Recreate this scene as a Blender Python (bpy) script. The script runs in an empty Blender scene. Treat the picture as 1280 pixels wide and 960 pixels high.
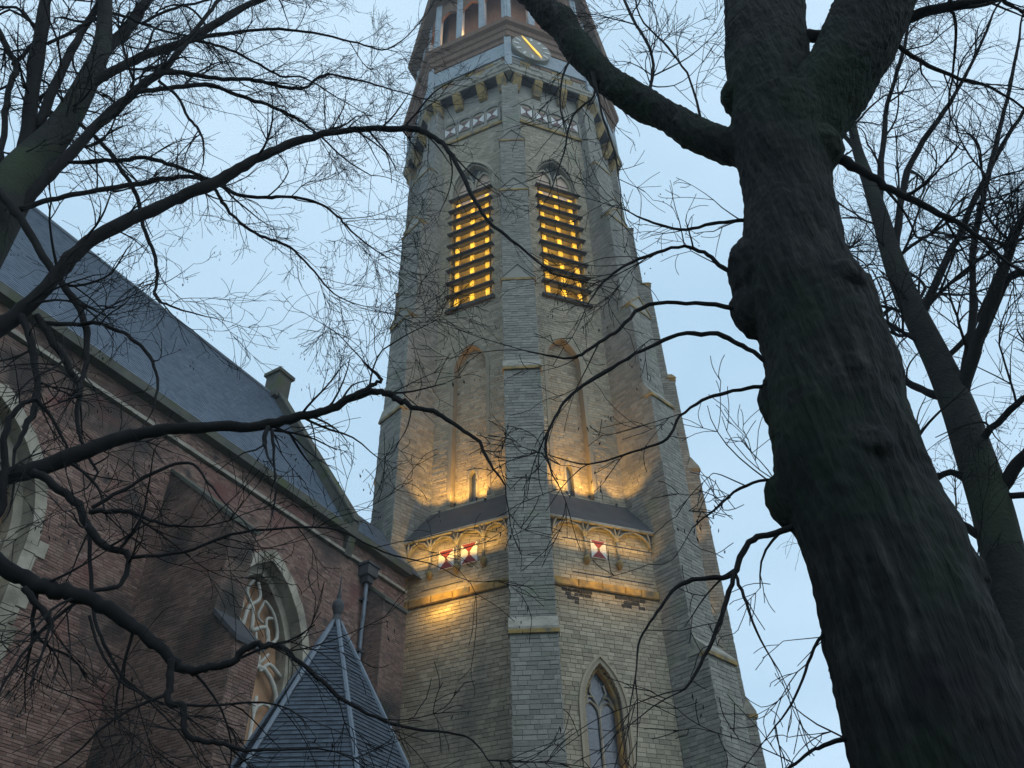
import bpy, math, random
import numpy as np
from mathutils import Matrix, Vector
random.seed(7); rng = np.random.default_rng(7)
S = bpy.context.scene
COL = S.collection
R_ = math.radians
# ------------------------------------------------------------------ camera
FPX = 1060.0
CM = np.array([[0.99944628, 0.03327349, 0.0], [0.02194417, -0.65914389, 0.75169661], [-0.02501157, 0.75128038, 0.65950907]])
CAM = np.array([0.0, 0.0, 1.6])
cam = bpy.data.cameras.new('camera'); cam.sensor_width = 36; cam.lens = 36*FPX/1280; cam.clip_start = .05; cam.clip_end = 3000
co = bpy.data.objects.new('camera', cam); COL.objects.link(co)
m = Matrix.Identity(4)
for i in range(3):
    m[i][0] = CM[i, 0]; m[i][1] = CM[i, 1]; m[i][2] = -CM[i, 2]; m[i][3] = CAM[i]
co.matrix_world = m; S.camera = co
# ------------------------------------------------------------------ world: dusk under thin cloud
SUN_EL, SUN_ROT = R_(40), R_(132)
W = bpy.data.worlds.new('World'); S.world = W; W.use_nodes = True
nt = W.node_tree; N = nt.nodes; L = nt.links; N.clear()
wo = N.new('ShaderNodeOutputWorld'); bg = N.new('ShaderNodeBackground'); L.new(bg.outputs[0], wo.inputs[0])
sky = N.new('ShaderNodeTexSky'); sky.sky_type = 'NISHITA'; sky.sun_disc = False; sky.sun_elevation = SUN_EL; sky.sun_rotation = SUN_ROT
sky.air_density = 1.2; sky.dust_density = .6; sky.ozone_density = 2.5
tc = N.new('ShaderNodeTexCoord')
mp = N.new('ShaderNodeMapping'); mp.inputs['Scale'].default_value = (1.4, 1.4, 3.0); L.new(tc.outputs['Generated'], mp.inputs[0])
nz = N.new('ShaderNodeTexNoise'); nz.inputs['Scale'].default_value = 1.3; nz.inputs['Detail'].default_value = 5; nz.inputs['Roughness'].default_value = .5
L.new(mp.outputs[0], nz.inputs[0])
cr = N.new('ShaderNodeValToRGB'); L.new(nz.outputs[0], cr.inputs[0])
cr.color_ramp.elements[0].position = .32; cr.color_ramp.elements[0].color = (5.2, 7.7, 9.9, 1)
cr.color_ramp.elements[1].position = .7; cr.color_ramp.elements[1].color = (7.6, 10.0, 12.1, 1)
mx = N.new('ShaderNodeMixRGB'); mx.inputs[0].default_value = .88
L.new(sky.outputs[0], mx.inputs[1]); L.new(cr.outputs[0], mx.inputs[2]); L.new(mx.outputs[0], bg.inputs[0]); bg.inputs[1].default_value = .098
sl = bpy.data.lights.new('sun', 'SUN'); sl.energy = 1.1; sl.angle = R_(60); sl.color = (.9, .95, 1.0)
so = bpy.data.objects.new('sun', sl); COL.objects.link(so)
so.rotation_euler = (R_(50), 0, R_(48))
S.view_settings.view_transform = 'Standard'; S.view_settings.look = 'None'; S.view_settings.exposure = 0; S.view_settings.gamma = 1
S.cycles.use_denoising = True
S.cycles.max_bounces = 5; S.cycles.diffuse_bounces = 3
# ------------------------------------------------------------------ pixel helpers
def ray(px, py): return CM @ np.array([(px-640)/FPX, (480-py)/FPX, 1.0])
def at(px, py, dist):
    d = ray(px, py); return CAM + d*dist/math.hypot(d[0], d[1])
def depth(P): return float((CM.T @ (np.asarray(P)-CAM))[2])
# ------------------------------------------------------------------ materials
def mat(name, cols, scale=3.0, rough=.9, bump=.3, bscale=25.0, island=.0, stretch=(1, 1, 1), spec=.2, metal=0, patch=None, dirt=None, detail=6, coord='Object'):
    """cols: colour stops chosen by noise (+ a random per piece when island > 0); patch=(colour, scale, lo, hi) lays blotches of another colour."""
    M = bpy.data.materials.new(name); M.use_nodes = True
    t = M.node_tree; n = t.nodes; l = t.links
    b = n['Principled BSDF']; b.inputs['Roughness'].default_value = rough; b.inputs['Metallic'].default_value = metal
    b.inputs['Specular IOR Level'].default_value = spec
    geo = n.new('ShaderNodeNewGeometry')
    mp = n.new('ShaderNodeMapping'); mp.inputs['Scale'].default_value = stretch
    l.new(geo.outputs['Position'], mp.inputs[0])
    no = n.new('ShaderNodeTexNoise'); no.inputs['Scale'].default_value = scale; no.inputs['Detail'].default_value = detail; no.inputs['Roughness'].default_value = .62
    l.new(mp.outputs[0], no.inputs[0])
    fac = no.outputs[0]
    if island > 0:
        oi = n.new('ShaderNodeObjectInfo')
        ad = n.new('ShaderNodeMath'); ad.operation = 'ADD'; l.new(geo.outputs['Random Per Island'], ad.inputs[0]); l.new(oi.outputs['Random'], ad.inputs[1])
        fr = n.new('ShaderNodeMath'); fr.operation = 'FRACT'; l.new(ad.outputs[0], fr.inputs[0])
        mi = n.new('ShaderNodeMix'); mi.inputs[0].default_value = island; l.new(no.outputs[0], mi.inputs[2]); l.new(fr.outputs[0], mi.inputs[3])
        fac = mi.outputs[0]
    r = n.new('ShaderNodeValToRGB'); l.new(fac, r.inputs[0])
    el = r.color_ramp.elements
    lo, hi = (.3, .7) if island == 0 else (.15, .85)
    while len(el) < len(cols): el.new(.5)
    for i, c in enumerate(cols):
        el[i].position = lo+(hi-lo)*i/max(1, len(cols)-1); el[i].color = (*c, 1)
    out = r.outputs[0]
    for p in (patch or []):
        c, sc, a, z = p[:4]; st = p[4] if len(p) > 4 else (1, 1, 1)
        m2 = n.new('ShaderNodeMapping'); m2.inputs['Scale'].default_value = st; l.new(geo.outputs['Position'], m2.inputs[0])
        n2 = n.new('ShaderNodeTexNoise'); n2.inputs['Scale'].default_value = sc; n2.inputs['Detail'].default_value = 5; l.new(m2.outputs[0], n2.inputs[0])
        mr = n.new('ShaderNodeMapRange'); mr.inputs[1].default_value = a; mr.inputs[2].default_value = z; l.new(n2.outputs[0], mr.inputs[0])
        mxx = n.new('ShaderNodeMixRGB'); l.new(mr.outputs[0], mxx.inputs[0]); l.new(out, mxx.inputs[1]); mxx.inputs[2].default_value = (*c, 1); out = mxx.outputs[0]
    l.new(out, b.inputs['Base Color'])
    if bump:
        m3 = n.new('ShaderNodeMapping'); m3.inputs['Scale'].default_value = stretch; l.new(geo.outputs['Position'], m3.inputs[0])
        nb = n.new('ShaderNodeTexNoise'); nb.inputs['Scale'].default_value = bscale; nb.inputs['Detail'].default_value = 6; l.new(m3.outputs[0], nb.inputs[0])
        bp = n.new('ShaderNodeBump'); bp.inputs['Strength'].default_value = bump; bp.inputs['Distance'].default_value = .03; l.new(nb.outputs[0], bp.inputs['Height']); l.new(bp.outputs[0], b.inputs['Normal'])
    return M
def emat(name, col, s):
    M = bpy.data.materials.new(name); M.use_nodes = True; b = M.node_tree.nodes['Principled BSDF']
    b.inputs['Base Color'].default_value = (*col, 1); b.inputs['Emission Color'].default_value = (*col, 1); b.inputs['Emission Strength'].default_value = s
    return M
MT = {}
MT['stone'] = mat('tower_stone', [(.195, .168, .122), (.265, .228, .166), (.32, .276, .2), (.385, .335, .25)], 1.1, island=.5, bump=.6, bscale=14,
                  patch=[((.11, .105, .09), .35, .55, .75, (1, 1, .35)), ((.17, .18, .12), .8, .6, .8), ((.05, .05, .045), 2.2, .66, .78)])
MT['stone_b'] = mat('buttress_stone', [(.145, .136, .115), (.195, .183, .156), (.235, .221, .188), (.285, .268, .228)], 1.3, island=.5, bump=.6, bscale=14,  # greyer than the wall stone: missing floodlight warmth is put into the colour
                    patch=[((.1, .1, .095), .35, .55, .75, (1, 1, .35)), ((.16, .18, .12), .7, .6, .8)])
MT['mortar'] = mat('mortar', [(.085, .078, .066), (.15, .138, .116)], 3, bump=.4)
MT['ochre'] = mat('ochre_lichen_glow_stone', [(.13, .095, .05), (.25, .17, .06), (.34, .235, .085)], 2.2, bump=.5, patch=[((.09, .085, .07), 1.6, .52, .7)])  # lichen ochre, with warm floodlight glow on the mouldings painted into the colour
MT['trim'] = mat('pale_stone', [(.16, .145, .115), (.25, .23, .185), (.33, .30, .25)], 2.5, bump=.4, patch=[((.1, .1, .08), 1.4, .58, .75)])
MT['lead'] = mat('lead_sheet', [(.035, .036, .038), (.06, .06, .062)], 2, rough=.6, bump=.2)
MT['louvre'] = mat('louvre_timber', [(.035, .033, .03), (.07, .065, .055)], 3, bump=.3, stretch=(1, 1, 4))
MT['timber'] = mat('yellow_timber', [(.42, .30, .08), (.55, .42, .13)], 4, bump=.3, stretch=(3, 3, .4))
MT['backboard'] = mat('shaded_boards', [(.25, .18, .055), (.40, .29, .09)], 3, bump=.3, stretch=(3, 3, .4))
MT['brownwood'] = mat('brown_painted_wood', [(.115, .07, .046), (.185, .115, .075)], 2, bump=.2, stretch=(3, 3, .5))
MT['greywood'] = mat('grey_painted_wood', [(.22, .25, .27), (.32, .35, .37)], 2, bump=.2)
MT['white'] = mat('white_paint', [(.42, .41, .38), (.6, .59, .56)], 6, bump=.1, rough=.6)
MT['red'] = mat('red_paint', [(.15, .025, .02), (.23, .04, .03)], 6, bump=.1, rough=.6)
MT['fadedred'] = mat('faded_red_paint', [(.10, .06, .055), (.16, .085, .075)], 6, bump=.1, rough=.7)
MT['dark'] = mat('dark_void', [(.012, .012, .013), (.02, .02, .02)], 3, bump=0)
MT['glass'] = mat('leaded_glass', [(.03, .04, .055), (.06, .075, .095)], 6, rough=.22, bump=.5, bscale=9, spec=.6)
MT['lancet'] = mat('pale_lancet_boarding', [(.42, .30, .22), (.55, .41, .31)], 3, bump=.2, stretch=(3, 3, .4))
MT['brick'] = mat('nave_brick', [(.09, .058, .046), (.165, .098, .076), (.225, .138, .108), (.295, .2, .162)], 1.2, island=.55, bump=.5, bscale=30,
                  patch=[((.055, .042, .036), .38, .5, .66), ((.24, .17, .13), .9, .6, .75), ((.16, .066, .056), .55, .56, .7), ((.045, .04, .035), 1.6, .6, .72)])
MT['brick_d'] = mat('sooty_brick', [(.11, .072, .056), (.18, .112, .086), (.24, .155, .122)], 1.2, island=.55, bump=.5, bscale=30, patch=[((.035, .033, .028), .5, .48, .68), ((.13, .07, .055), .8, .58, .72)])
MT['bmortar'] = mat('brick_mortar', [(.06, .05, .045), (.12, .10, .09)], 3, bump=.4)
MT['infill'] = mat('orange_brick_infill', [(.28, .16, .09), (.44, .27, .16)], 2, bump=.5, bscale=12)
MT['framestone'] = mat('window_stone', [(.19, .17, .135), (.30, .27, .21), (.40, .36, .29)], 1.6, bump=.4, patch=[((.12, .105, .075), 1.2, .5, .72), ((.34, .30, .2), .7, .58, .7)])
MT['tracery'] = mat('tracery_stone', [(.30, .28, .24), (.43, .41, .36)], 3, bump=.3)
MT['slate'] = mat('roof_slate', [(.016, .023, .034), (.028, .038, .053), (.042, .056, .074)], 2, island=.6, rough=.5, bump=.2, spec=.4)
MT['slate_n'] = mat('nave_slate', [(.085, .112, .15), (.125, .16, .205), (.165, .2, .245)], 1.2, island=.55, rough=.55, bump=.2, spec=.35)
MT['zinc'] = mat('zinc_ridge', [(.085, .105, .13), (.14, .165, .195)], 3, rough=.5, bump=.1, spec=.4)
MT['gutter'] = mat('weathered_gutter', [(.055, .055, .045), (.1, .095, .075)], 2, bump=.3, patch=[((.06, .075, .03), 1.2, .55, .7)])
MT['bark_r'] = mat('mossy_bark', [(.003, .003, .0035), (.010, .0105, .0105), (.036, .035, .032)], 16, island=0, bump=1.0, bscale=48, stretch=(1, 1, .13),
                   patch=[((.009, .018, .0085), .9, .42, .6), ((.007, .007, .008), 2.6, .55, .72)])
MT['bark_l'] = mat('grey_bark', [(.011, .012, .011), (.024, .025, .022)], 5, bump=.7, bscale=22, patch=[((.03, .042, .022), 1.0, .5, .7)])
MT['twig'] = mat('dark_twig', [(.005, .005, .0055), (.012, .011, .011)], 5, bump=0)
MT['ground'] = mat('grass_ground', [(.03, .045, .018), (.06, .075, .03), (.07, .06, .04)], .8, bump=.5)
MT['gold'] = mat('gilded_metal', [(.8, .55, .12), (.9, .65, .2)], 5, rough=.35, metal=.6, bump=0)
MT['lampmetal'] = mat('lamp_housing', [(.03, .03, .03), (.05, .05, .05)], 5, rough=.5, bump=0)
MT['lit'] = emat('lit_lamp_glass', (1.0, .62, .16), 9.0)
MT['tube'] = emat('lit_tube', (1.0, .66, .10), 5.0)
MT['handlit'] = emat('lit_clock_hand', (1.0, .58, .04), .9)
# ------------------------------------------------------------------ mesh helpers
class Fr:
    """wall frame: origin on the surface, outward normal n (2D); u runs to the right seen from outside, z is absolute"""
    def __init__(s, o, n):
        s.o = np.array([o[0], o[1], 0.0]); s.n = np.array([n[0], n[1], 0.0]); s.n /= np.linalg.norm(s.n); s.u = np.array([-s.n[1], s.n[0], 0.0])
    def p(s, U, Z, D=0.0):
        U = np.asarray(U, float)[..., None]; Z = np.asarray(Z, float)[..., None]; D = np.asarray(D, float)[..., None]
        return s.o + s.u*U + np.array([0, 0, 1.0])*Z + s.n*D
    def off(s, D): return Fr((s.o+s.n*D)[:2], s.n[:2])
    def rot(s): return math.atan2(s.u[1], s.u[0])
class MB:
    def __init__(s): s.v = []; s.f = []; s.c = 0
    def add(s, v, f):
        v = np.asarray(v, float); s.v.append(v); s.f.extend([tuple(int(i)+s.c for i in q) for q in f]); s.c += len(v)
    def boxes(s, fr, A, ch=0.0):
        """A rows: u0,u1,z0,z1,d0,d1; ch>0 chamfers the outer face and leaves the back open"""
        A = np.atleast_2d(np.asarray(A, float))
        if len(A) == 0: return
        u0, u1, z0, z1, d0, d1 = A.T
        if ch == 0:
            V = np.stack([fr.p(*q) for q in ((u0, z0, d0), (u1, z0, d0), (u1, z1, d0), (u0, z1, d0), (u0, z0, d1), (u1, z0, d1), (u1, z1, d1), (u0, z1, d1))], 1)
            F = np.array([(3, 2, 1, 0), (4, 5, 6, 7), (0, 1, 5, 4), (1, 2, 6, 5), (2, 3, 7, 6), (3, 0, 4, 7)])
        else:
            c = ch; dm = d1-c
            V = np.stack([fr.p(*q) for q in ((u0, z0, d0), (u1, z0, d0), (u1, z1, d0), (u0, z1, d0), (u0, z0, dm), (u1, z0, dm), (u1, z1, dm), (u0, z1, dm),
                          (u0+c, z0+c, d1), (u1-c, z0+c, d1), (u1-c, z1-c, d1), (u0+c, z1-c, d1))], 1)
            F = np.array([(8, 9, 10, 11)]+[(i, (i+1) % 4, (i+1) % 4+4, i+4) for i in range(4)]+[(i+4, (i+1) % 4+4, (i+1) % 4+8, i+8) for i in range(4)])
        k = V.shape[1]; n = len(A)
        FF = (F[None]+(np.arange(n)*k)[:, None, None]).reshape(-1, 4)+s.c
        s.v.append(V.reshape(-1, 3)); s.f.extend(map(tuple, FF.tolist())); s.c += n*k
    def box(s, fr, *a): s.boxes(fr, [a])
    def prism(s, fr, poly, d0, d1):
        """polygon in (u,z), counter-clockwise seen from outside, swept from depth d0 to d1"""
        P = np.array(poly, float); n = len(P)
        V = np.concatenate([fr.p(P[:, 0], P[:, 1], np.full(n, d0)), fr.p(P[:, 0], P[:, 1], np.full(n, d1))])
        s.add(V, [tuple(range(n-1, -1, -1)), tuple(range(n, 2*n))]+[(i, (i+1) % n, (i+1) % n+n, i+n) for i in range(n)])
    def ring(s, fr, inner, outer, d0, d1):
        """open band between two polylines of equal length (u,z), swept d0..d1"""
        I = np.array(inner, float); O = np.array(outer, float); n = len(I)
        V = np.concatenate([fr.p(I[:, 0], I[:, 1], np.full(n, d0)), fr.p(O[:, 0], O[:, 1], np.full(n, d0)), fr.p(I[:, 0], I[:, 1], np.full(n, d1)), fr.p(O[:, 0], O[:, 1], np.full(n, d1))])
        F = []
        for i in range(n-1):
            F += [(2*n+i, 2*n+i+1, 3*n+i+1, 3*n+i), (i, i+1, 2*n+i+1, 2*n+i), (n+i, 3*n+i, 3*n+i+1, n+i+1), (i, n+i, n+i+1, i+1)]
        F += [(0, 2*n, 3*n, n), (n-1, 2*n-1, 4*n-1, 3*n-1)]
        s.add(V, F)
    def tube(s, P, r, sides=6, cap=True, squash=None):
        P = np.asarray(P, float); n = len(P); r = np.broadcast_to(np.asarray(r, float), (n,))
        T = np.gradient(P, axis=0); T /= np.linalg.norm(T, axis=1)[:, None]+1e-12
        a = np.array([0, 0, 1.0]) if abs(T[0][2]) < .9 else np.array([1.0, 0, 0])
        x = np.cross(T[0], a); x /= np.linalg.norm(x)
        ang = np.arange(sides)*2*np.pi/sides; V = np.empty((n, sides, 3))
        for i in range(n):
            x = x-T[i]*x.dot(T[i]); x /= np.linalg.norm(x)+1e-12; y = np.cross(T[i], x)
            V[i] = P[i]+r[i]*(np.cos(ang)[:, None]*x+np.sin(ang)[:, None]*y)
        c = s.c; F = []
        for i in range(n-1):
            for j in range(sides):
                k = (j+1) % sides; F.append((i*sides+j, i*sides+k, (i+1)*sides+k, (i+1)*sides+j))
        if cap: F += [tuple(range(sides-1, -1, -1)), tuple((n-1)*sides+j for j in range(sides))]
        s.add(V.reshape(-1, 3), F)
    def build(s, name, m, parent=None, smooth=False, kind=None, origin=None):
        me = bpy.data.meshes.new(name)
        V = np.concatenate(s.v) if s.v else np.zeros((0, 3))
        me.from_pydata(V.tolist(), [], s.f); me.materials.append(MT[m] if isinstance(m, str) else m)
        if smooth: me.polygons.foreach_set('use_smooth', [True]*len(me.polygons))
        me.update()
        o = bpy.data.objects.new(name, me); COL.objects.link(o)
        if parent is not None: o.parent = parent
        if kind: o['kind'] = kind
        return o
def thing(name, label, cat, group=None):
    o = bpy.data.objects.new(name, None); o.empty_display_size = .2; COL.objects.link(o); o['label'] = label; o['category'] = cat
    if group: o['group'] = group
    return o
def tag(o, label, cat, group=None):
    o['label'] = label; o['category'] = cat
    if group: o['group'] = group
    return o
def one(fr, name, m, parent, *boxes):
    b = MB(); b.boxes(fr, list(boxes)); return b.build(name, m, parent)
def arch_x(z, hw, zs, rise):
    if z <= zs: return hw
    R = (rise*rise+hw*hw)/(2*hw); q = R*R-(z-zs)**2
    return max(0.0, math.sqrt(q)-(R-hw)) if q > 0 else 0.0
def arch_pts(uc, hw, z0, zs, rise, n=9):
    R = (rise*rise+hw*hw)/(2*hw); am = math.asin(min(1, rise/R)); P = [(uc+hw, z0)]
    for i in range(n+1):
        a = am*i/n; P.append((uc+R*math.cos(a)-(R-hw), zs+R*math.sin(a)))
    return P+[(2*uc-u, z) for u, z in P[-2::-1]]
def holes(lo, hi, ops):
    """row intervals of a wall lo..hi around openings (uc, hw, z0, zs, rise)"""
    def fn(z):
        iv = [(lo, hi)]
        for uc, hw, z0, zs, rise in ops:
            if z < z0 or z > zs+rise: continue
            x = arch_x(z, hw, zs, rise)
            if x < .02: continue
            new = []
            for a, b in iv:
                if uc-x > a+.01: new.append((a, min(b, uc-x)))
                if uc+x < b-.01: new.append((max(a, uc+x), b))
            iv = [q for q in new if q[1]-q[0] > .02]
        return iv
    return fn
def courses(fn, z0, z1, ch, bw, jit=.012, gap=.010, proud=.022):
    """lay a wall in courses: returns (blocks, backing strips)"""
    B = []; K = []; z = z0; r = 0
    while z < z1-.03:
        h = min(ch*random.uniform(.88, 1.12), z1-z)
        if z1-(z+h) < ch*.35: h = z1-z
        for a, b in fn(z+.001):
            K.append((a, b, z, z+h+.0005, -.5, 0.0))
            u = a-random.uniform(0, bw)
            while u < b:
                w = bw*random.uniform(.65, 1.35)
                p0, p1 = max(a, u), min(b, u+w)
                if p1-p0 > .05: B.append((p0+gap/2, p1-gap/2, z+gap/2, z+h-gap/2, -.02, proud+random.uniform(-jit, jit)))
                u += w
        z += h; r += 1
    return B, K
def masonry(fr, fn, z0, z1, ch, bw, name, parent, m, mm, sub='ashlar', single=None, piece='stone', chm=.012, back=True, dep=.5, jit=.009, gap=.010, proud=.022):
    """a wall part (mortar core) with its blocks as geometry; blocks passing single(u, z) become objects"""
    B, K = courses(fn, z0, z1, ch, bw, jit, gap, proud)
    if isinstance(parent, tuple): w = parent[0]; k = None
    else:
        b = MB(); K = [(a[0], a[1], a[2], a[3], -dep, 0) for a in K]; b.boxes(fr, K); w = b.build(name, mm, parent)
    rest = MB(); S1 = []
    for q in B:
        if single and len(S1) < 300 and single((q[0]+q[1])/2, (q[2]+q[3])/2): S1.append(q)
        else: rest_rows.append(q)
    rest.boxes(fr, rest_rows, chm); rest_rows.clear()
    if rest.c: rest.build(sub, m, w, kind='stuff')
    if S1:
        pool = {}
        for q in S1:
            wq = round(max(.06, q[1]-q[0])/.04)*.04
            if wq not in pool:
                b = MB(); f0 = Fr((0, 0), fr.n[:2]); hh = ch-gap; b.boxes(f0, [(-.5*wq, .5*wq, -.5*hh, .5*hh, -.02, proud)], chm); o = b.build(piece, m, w); pool[wq] = o
            else:
                o = pool[wq].copy(); COL.objects.link(o)
            o.location = fr.p((q[0]+q[1])/2, (q[2]+q[3])/2, q[5]-proud)
            o.scale = (1, 1, (q[3]-q[2])/(ch-gap))
    return w
rest_rows = []
def lamp(name, P, tgt, energy, parent, size=R_(100), col=(1, .66, .22), blend=.8, kind='SPOT', radius=.08):
    l = bpy.data.lights.new(name, kind); l.energy = energy; l.color = col; l.shadow_soft_size = radius
    if kind == 'SPOT': l.spot_size = size; l.spot_blend = blend
    o = bpy.data.objects.new(name, l); COL.objects.link(o); o.parent = parent; o.location = P
    d = Vector(np.asarray(tgt, float)-np.asarray(P, float)); o.rotation_euler = d.to_track_quat('-Z', 'Y').to_euler()
    return o
# ------------------------------------------------------------------ ground
g = MB(); g.add([(-150, -150, 0), (150, -150, 0), (150, 150, 0), (-150, 150, 0)], [(0, 1, 2, 3)]); go = g.build('ground', 'ground'); go['kind'] = 'structure'
# ------------------------------------------------------------------ tower
T = np.array([0.593, 38.995]); TH = math.atan2(-T[1], -T[0])+.0052
def ev(k): a = TH+k*math.pi/4; return np.array([math.cos(a), math.sin(a)])
def face(k, ap): n = ev(k); return Fr(T+ap*n, n)
AL, AU = 7.95, 7.0
tan8 = math.tan(math.pi/8)
tower = thing('church_tower', 'tall octagonal stone church tower with stepped buttresses and yellow-lit louvres', 'church tower')
FRONT = (-1.5, -.5, .5, 1.5); BACKF = (2.5, 3.5, -2.5, -3.5)
LOWWIN = (-.62, .74, 6.0, 13.05, 1.75)
for k in FRONT:
    fl = face(k, AL); hw = AL*tan8
    ops = [LOWWIN] if k == .5 else []
    sing = (lambda u, z: 10.4 < z < 15.0 and .5 < u < 2.4) if k == .5 else None
    masonry(fl, holes(-hw, hw, ops), 6.0, 21.0, .17, .36, 'lower_wall', tower, 'stone', 'mortar', single=sing)
    one(fl, 'plinth_wall', 'mortar', tower, (-hw, hw, -.2, 5.99, -.5, .02))
    fu = face(k, AU); hu = AU*tan8; nc = -.55 if k == .5 else 0.0
    niche = (nc, .95, 23.0, 31.3, 1.75); bel = (0.0, 1.32, 36.2, 47.3, 2.4)
    masonry(fu, holes(-hu, hu, [niche, bel]), 21.0, 57.2, .17, .36, 'upper_wall', tower, 'stone', 'mortar', dep=.55)
    # blind niche: recessed masonry, slit window, arch moulding
    fn_ = fu.off(-.42); slit = (nc, .19, 23.2, 24.75, .42)
    masonry(fn_, holes(nc-.96, nc+.96, [slit]), 22.9, 33.1, .17, .36, 'niche_wall', tower, 'stone', 'mortar', dep=.3)
    b = MB(); b.ring(fu, arch_pts(nc, .93, 23.2, 31.3, 1.72), arch_pts(nc, 1.12, 23.2, 31.3, 2.02), -.44, .05); b.build('niche_moulding', 'stone', tower)
    sw = one(fn_, 'slit_window', 'glass', tower, (nc-.2, nc+.2, 23.1, 25.2, -.29, -.2))
    b = MB(); b.ring(fn_, arch_pts(nc, .17, 23.2, 24.75, .38), arch_pts(nc, .28, 23.2, 24.75, .52), -.2, .05); b.build('frame', 'trim', sw)
# back faces: plain walls that close the tower
for k in BACKF:
    one(face(k, AL), 'rear_wall', 'mortar', tower, (-AL*tan8, AL*tan8, -.2, 21.0, -.5, .02))
    one(face(k, AU), 'rear_wall', 'mortar', tower, (-AU*tan8, AU*tan8, 21.0, 57.2, -.5, .02))
# lower window on the face between the two front buttresses
def lancet_window(fr, w, parent):
    uc, hw, z0, zs, rise = w
    win = one(fr, 'lower_window', 'glass', parent, (uc-hw-.05, uc+hw+.05, z0, zs+rise+.1, -.62, -.46))
    for i, (o0, o1, d) in enumerate([(-.1, .06, -.2), (.04, .2, .035), (.2, .3, .1)]):
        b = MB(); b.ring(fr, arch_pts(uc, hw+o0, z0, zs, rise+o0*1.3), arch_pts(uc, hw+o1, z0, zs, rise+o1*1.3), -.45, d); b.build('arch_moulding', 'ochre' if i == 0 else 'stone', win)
    b = MB(); b.tube(fr.p([uc, uc], [z0, zs+.2], [-.4, -.4]), .055, 6); b.build('mullion', 'trim', win)
    def curve(pts, r=.042):
        b = MB(); P = np.array(pts); b.tube(fr.p(P[:, 0], P[:, 1], np.full(len(P), -.4)), r, 6); b.build('tracery_bar', 'trim', win)
    for sgn in (-1, 1):
        curve([(u, z) for u, z in arch_pts(uc+sgn*hw/2, hw/2-.02, zs-.1, zs-.05, .5, 6)])
        curve([(uc, zs+.2), (uc+sgn*.16, zs+.5), (uc+sgn*.34, zs+.8), (uc+sgn*.26, zs+1.1)])
        curve([(uc+sgn*(hw-.05), zs+.2), (uc+sgn*.42, zs+.62), (uc+sgn*.2, zs+.62)])
    for j in range(9): b = MB(); b.boxes(fr, [(uc-hw, uc+hw, z0+.5+j*.75, z0+.52+j*.75, -.47, -.44)]); b.build('saddle_bar', 'lampmetal', win)
lancet_window(face(.5, AL), LOWWIN, tower)
MT['soot'] = mat('sooty_stone', [(.018, .017, .016), (.05, .046, .04)], 4, bump=.5)
st_ = MB()
for (ua, ub, nrow) in ((-2.0, -.85, 4), (.35, 1.75, 3)):
    for r_i in range(nrow):
        u = ua+random.uniform(0, .3)*(r_i > 0)
        while u < ub-random.uniform(0, .35)*(r_i > 0):
            w = random.uniform(.12, .34)
            if random.random() < 1-.2*r_i: st_.boxes(face(.5, AL), [(u, u+w-.012, 17.66-.165*r_i, 17.66-.165*r_i+.15, -.02, .036)], .012)
            u += w
st_.build('stained_stones', 'soot', tower, kind='stuff')
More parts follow.
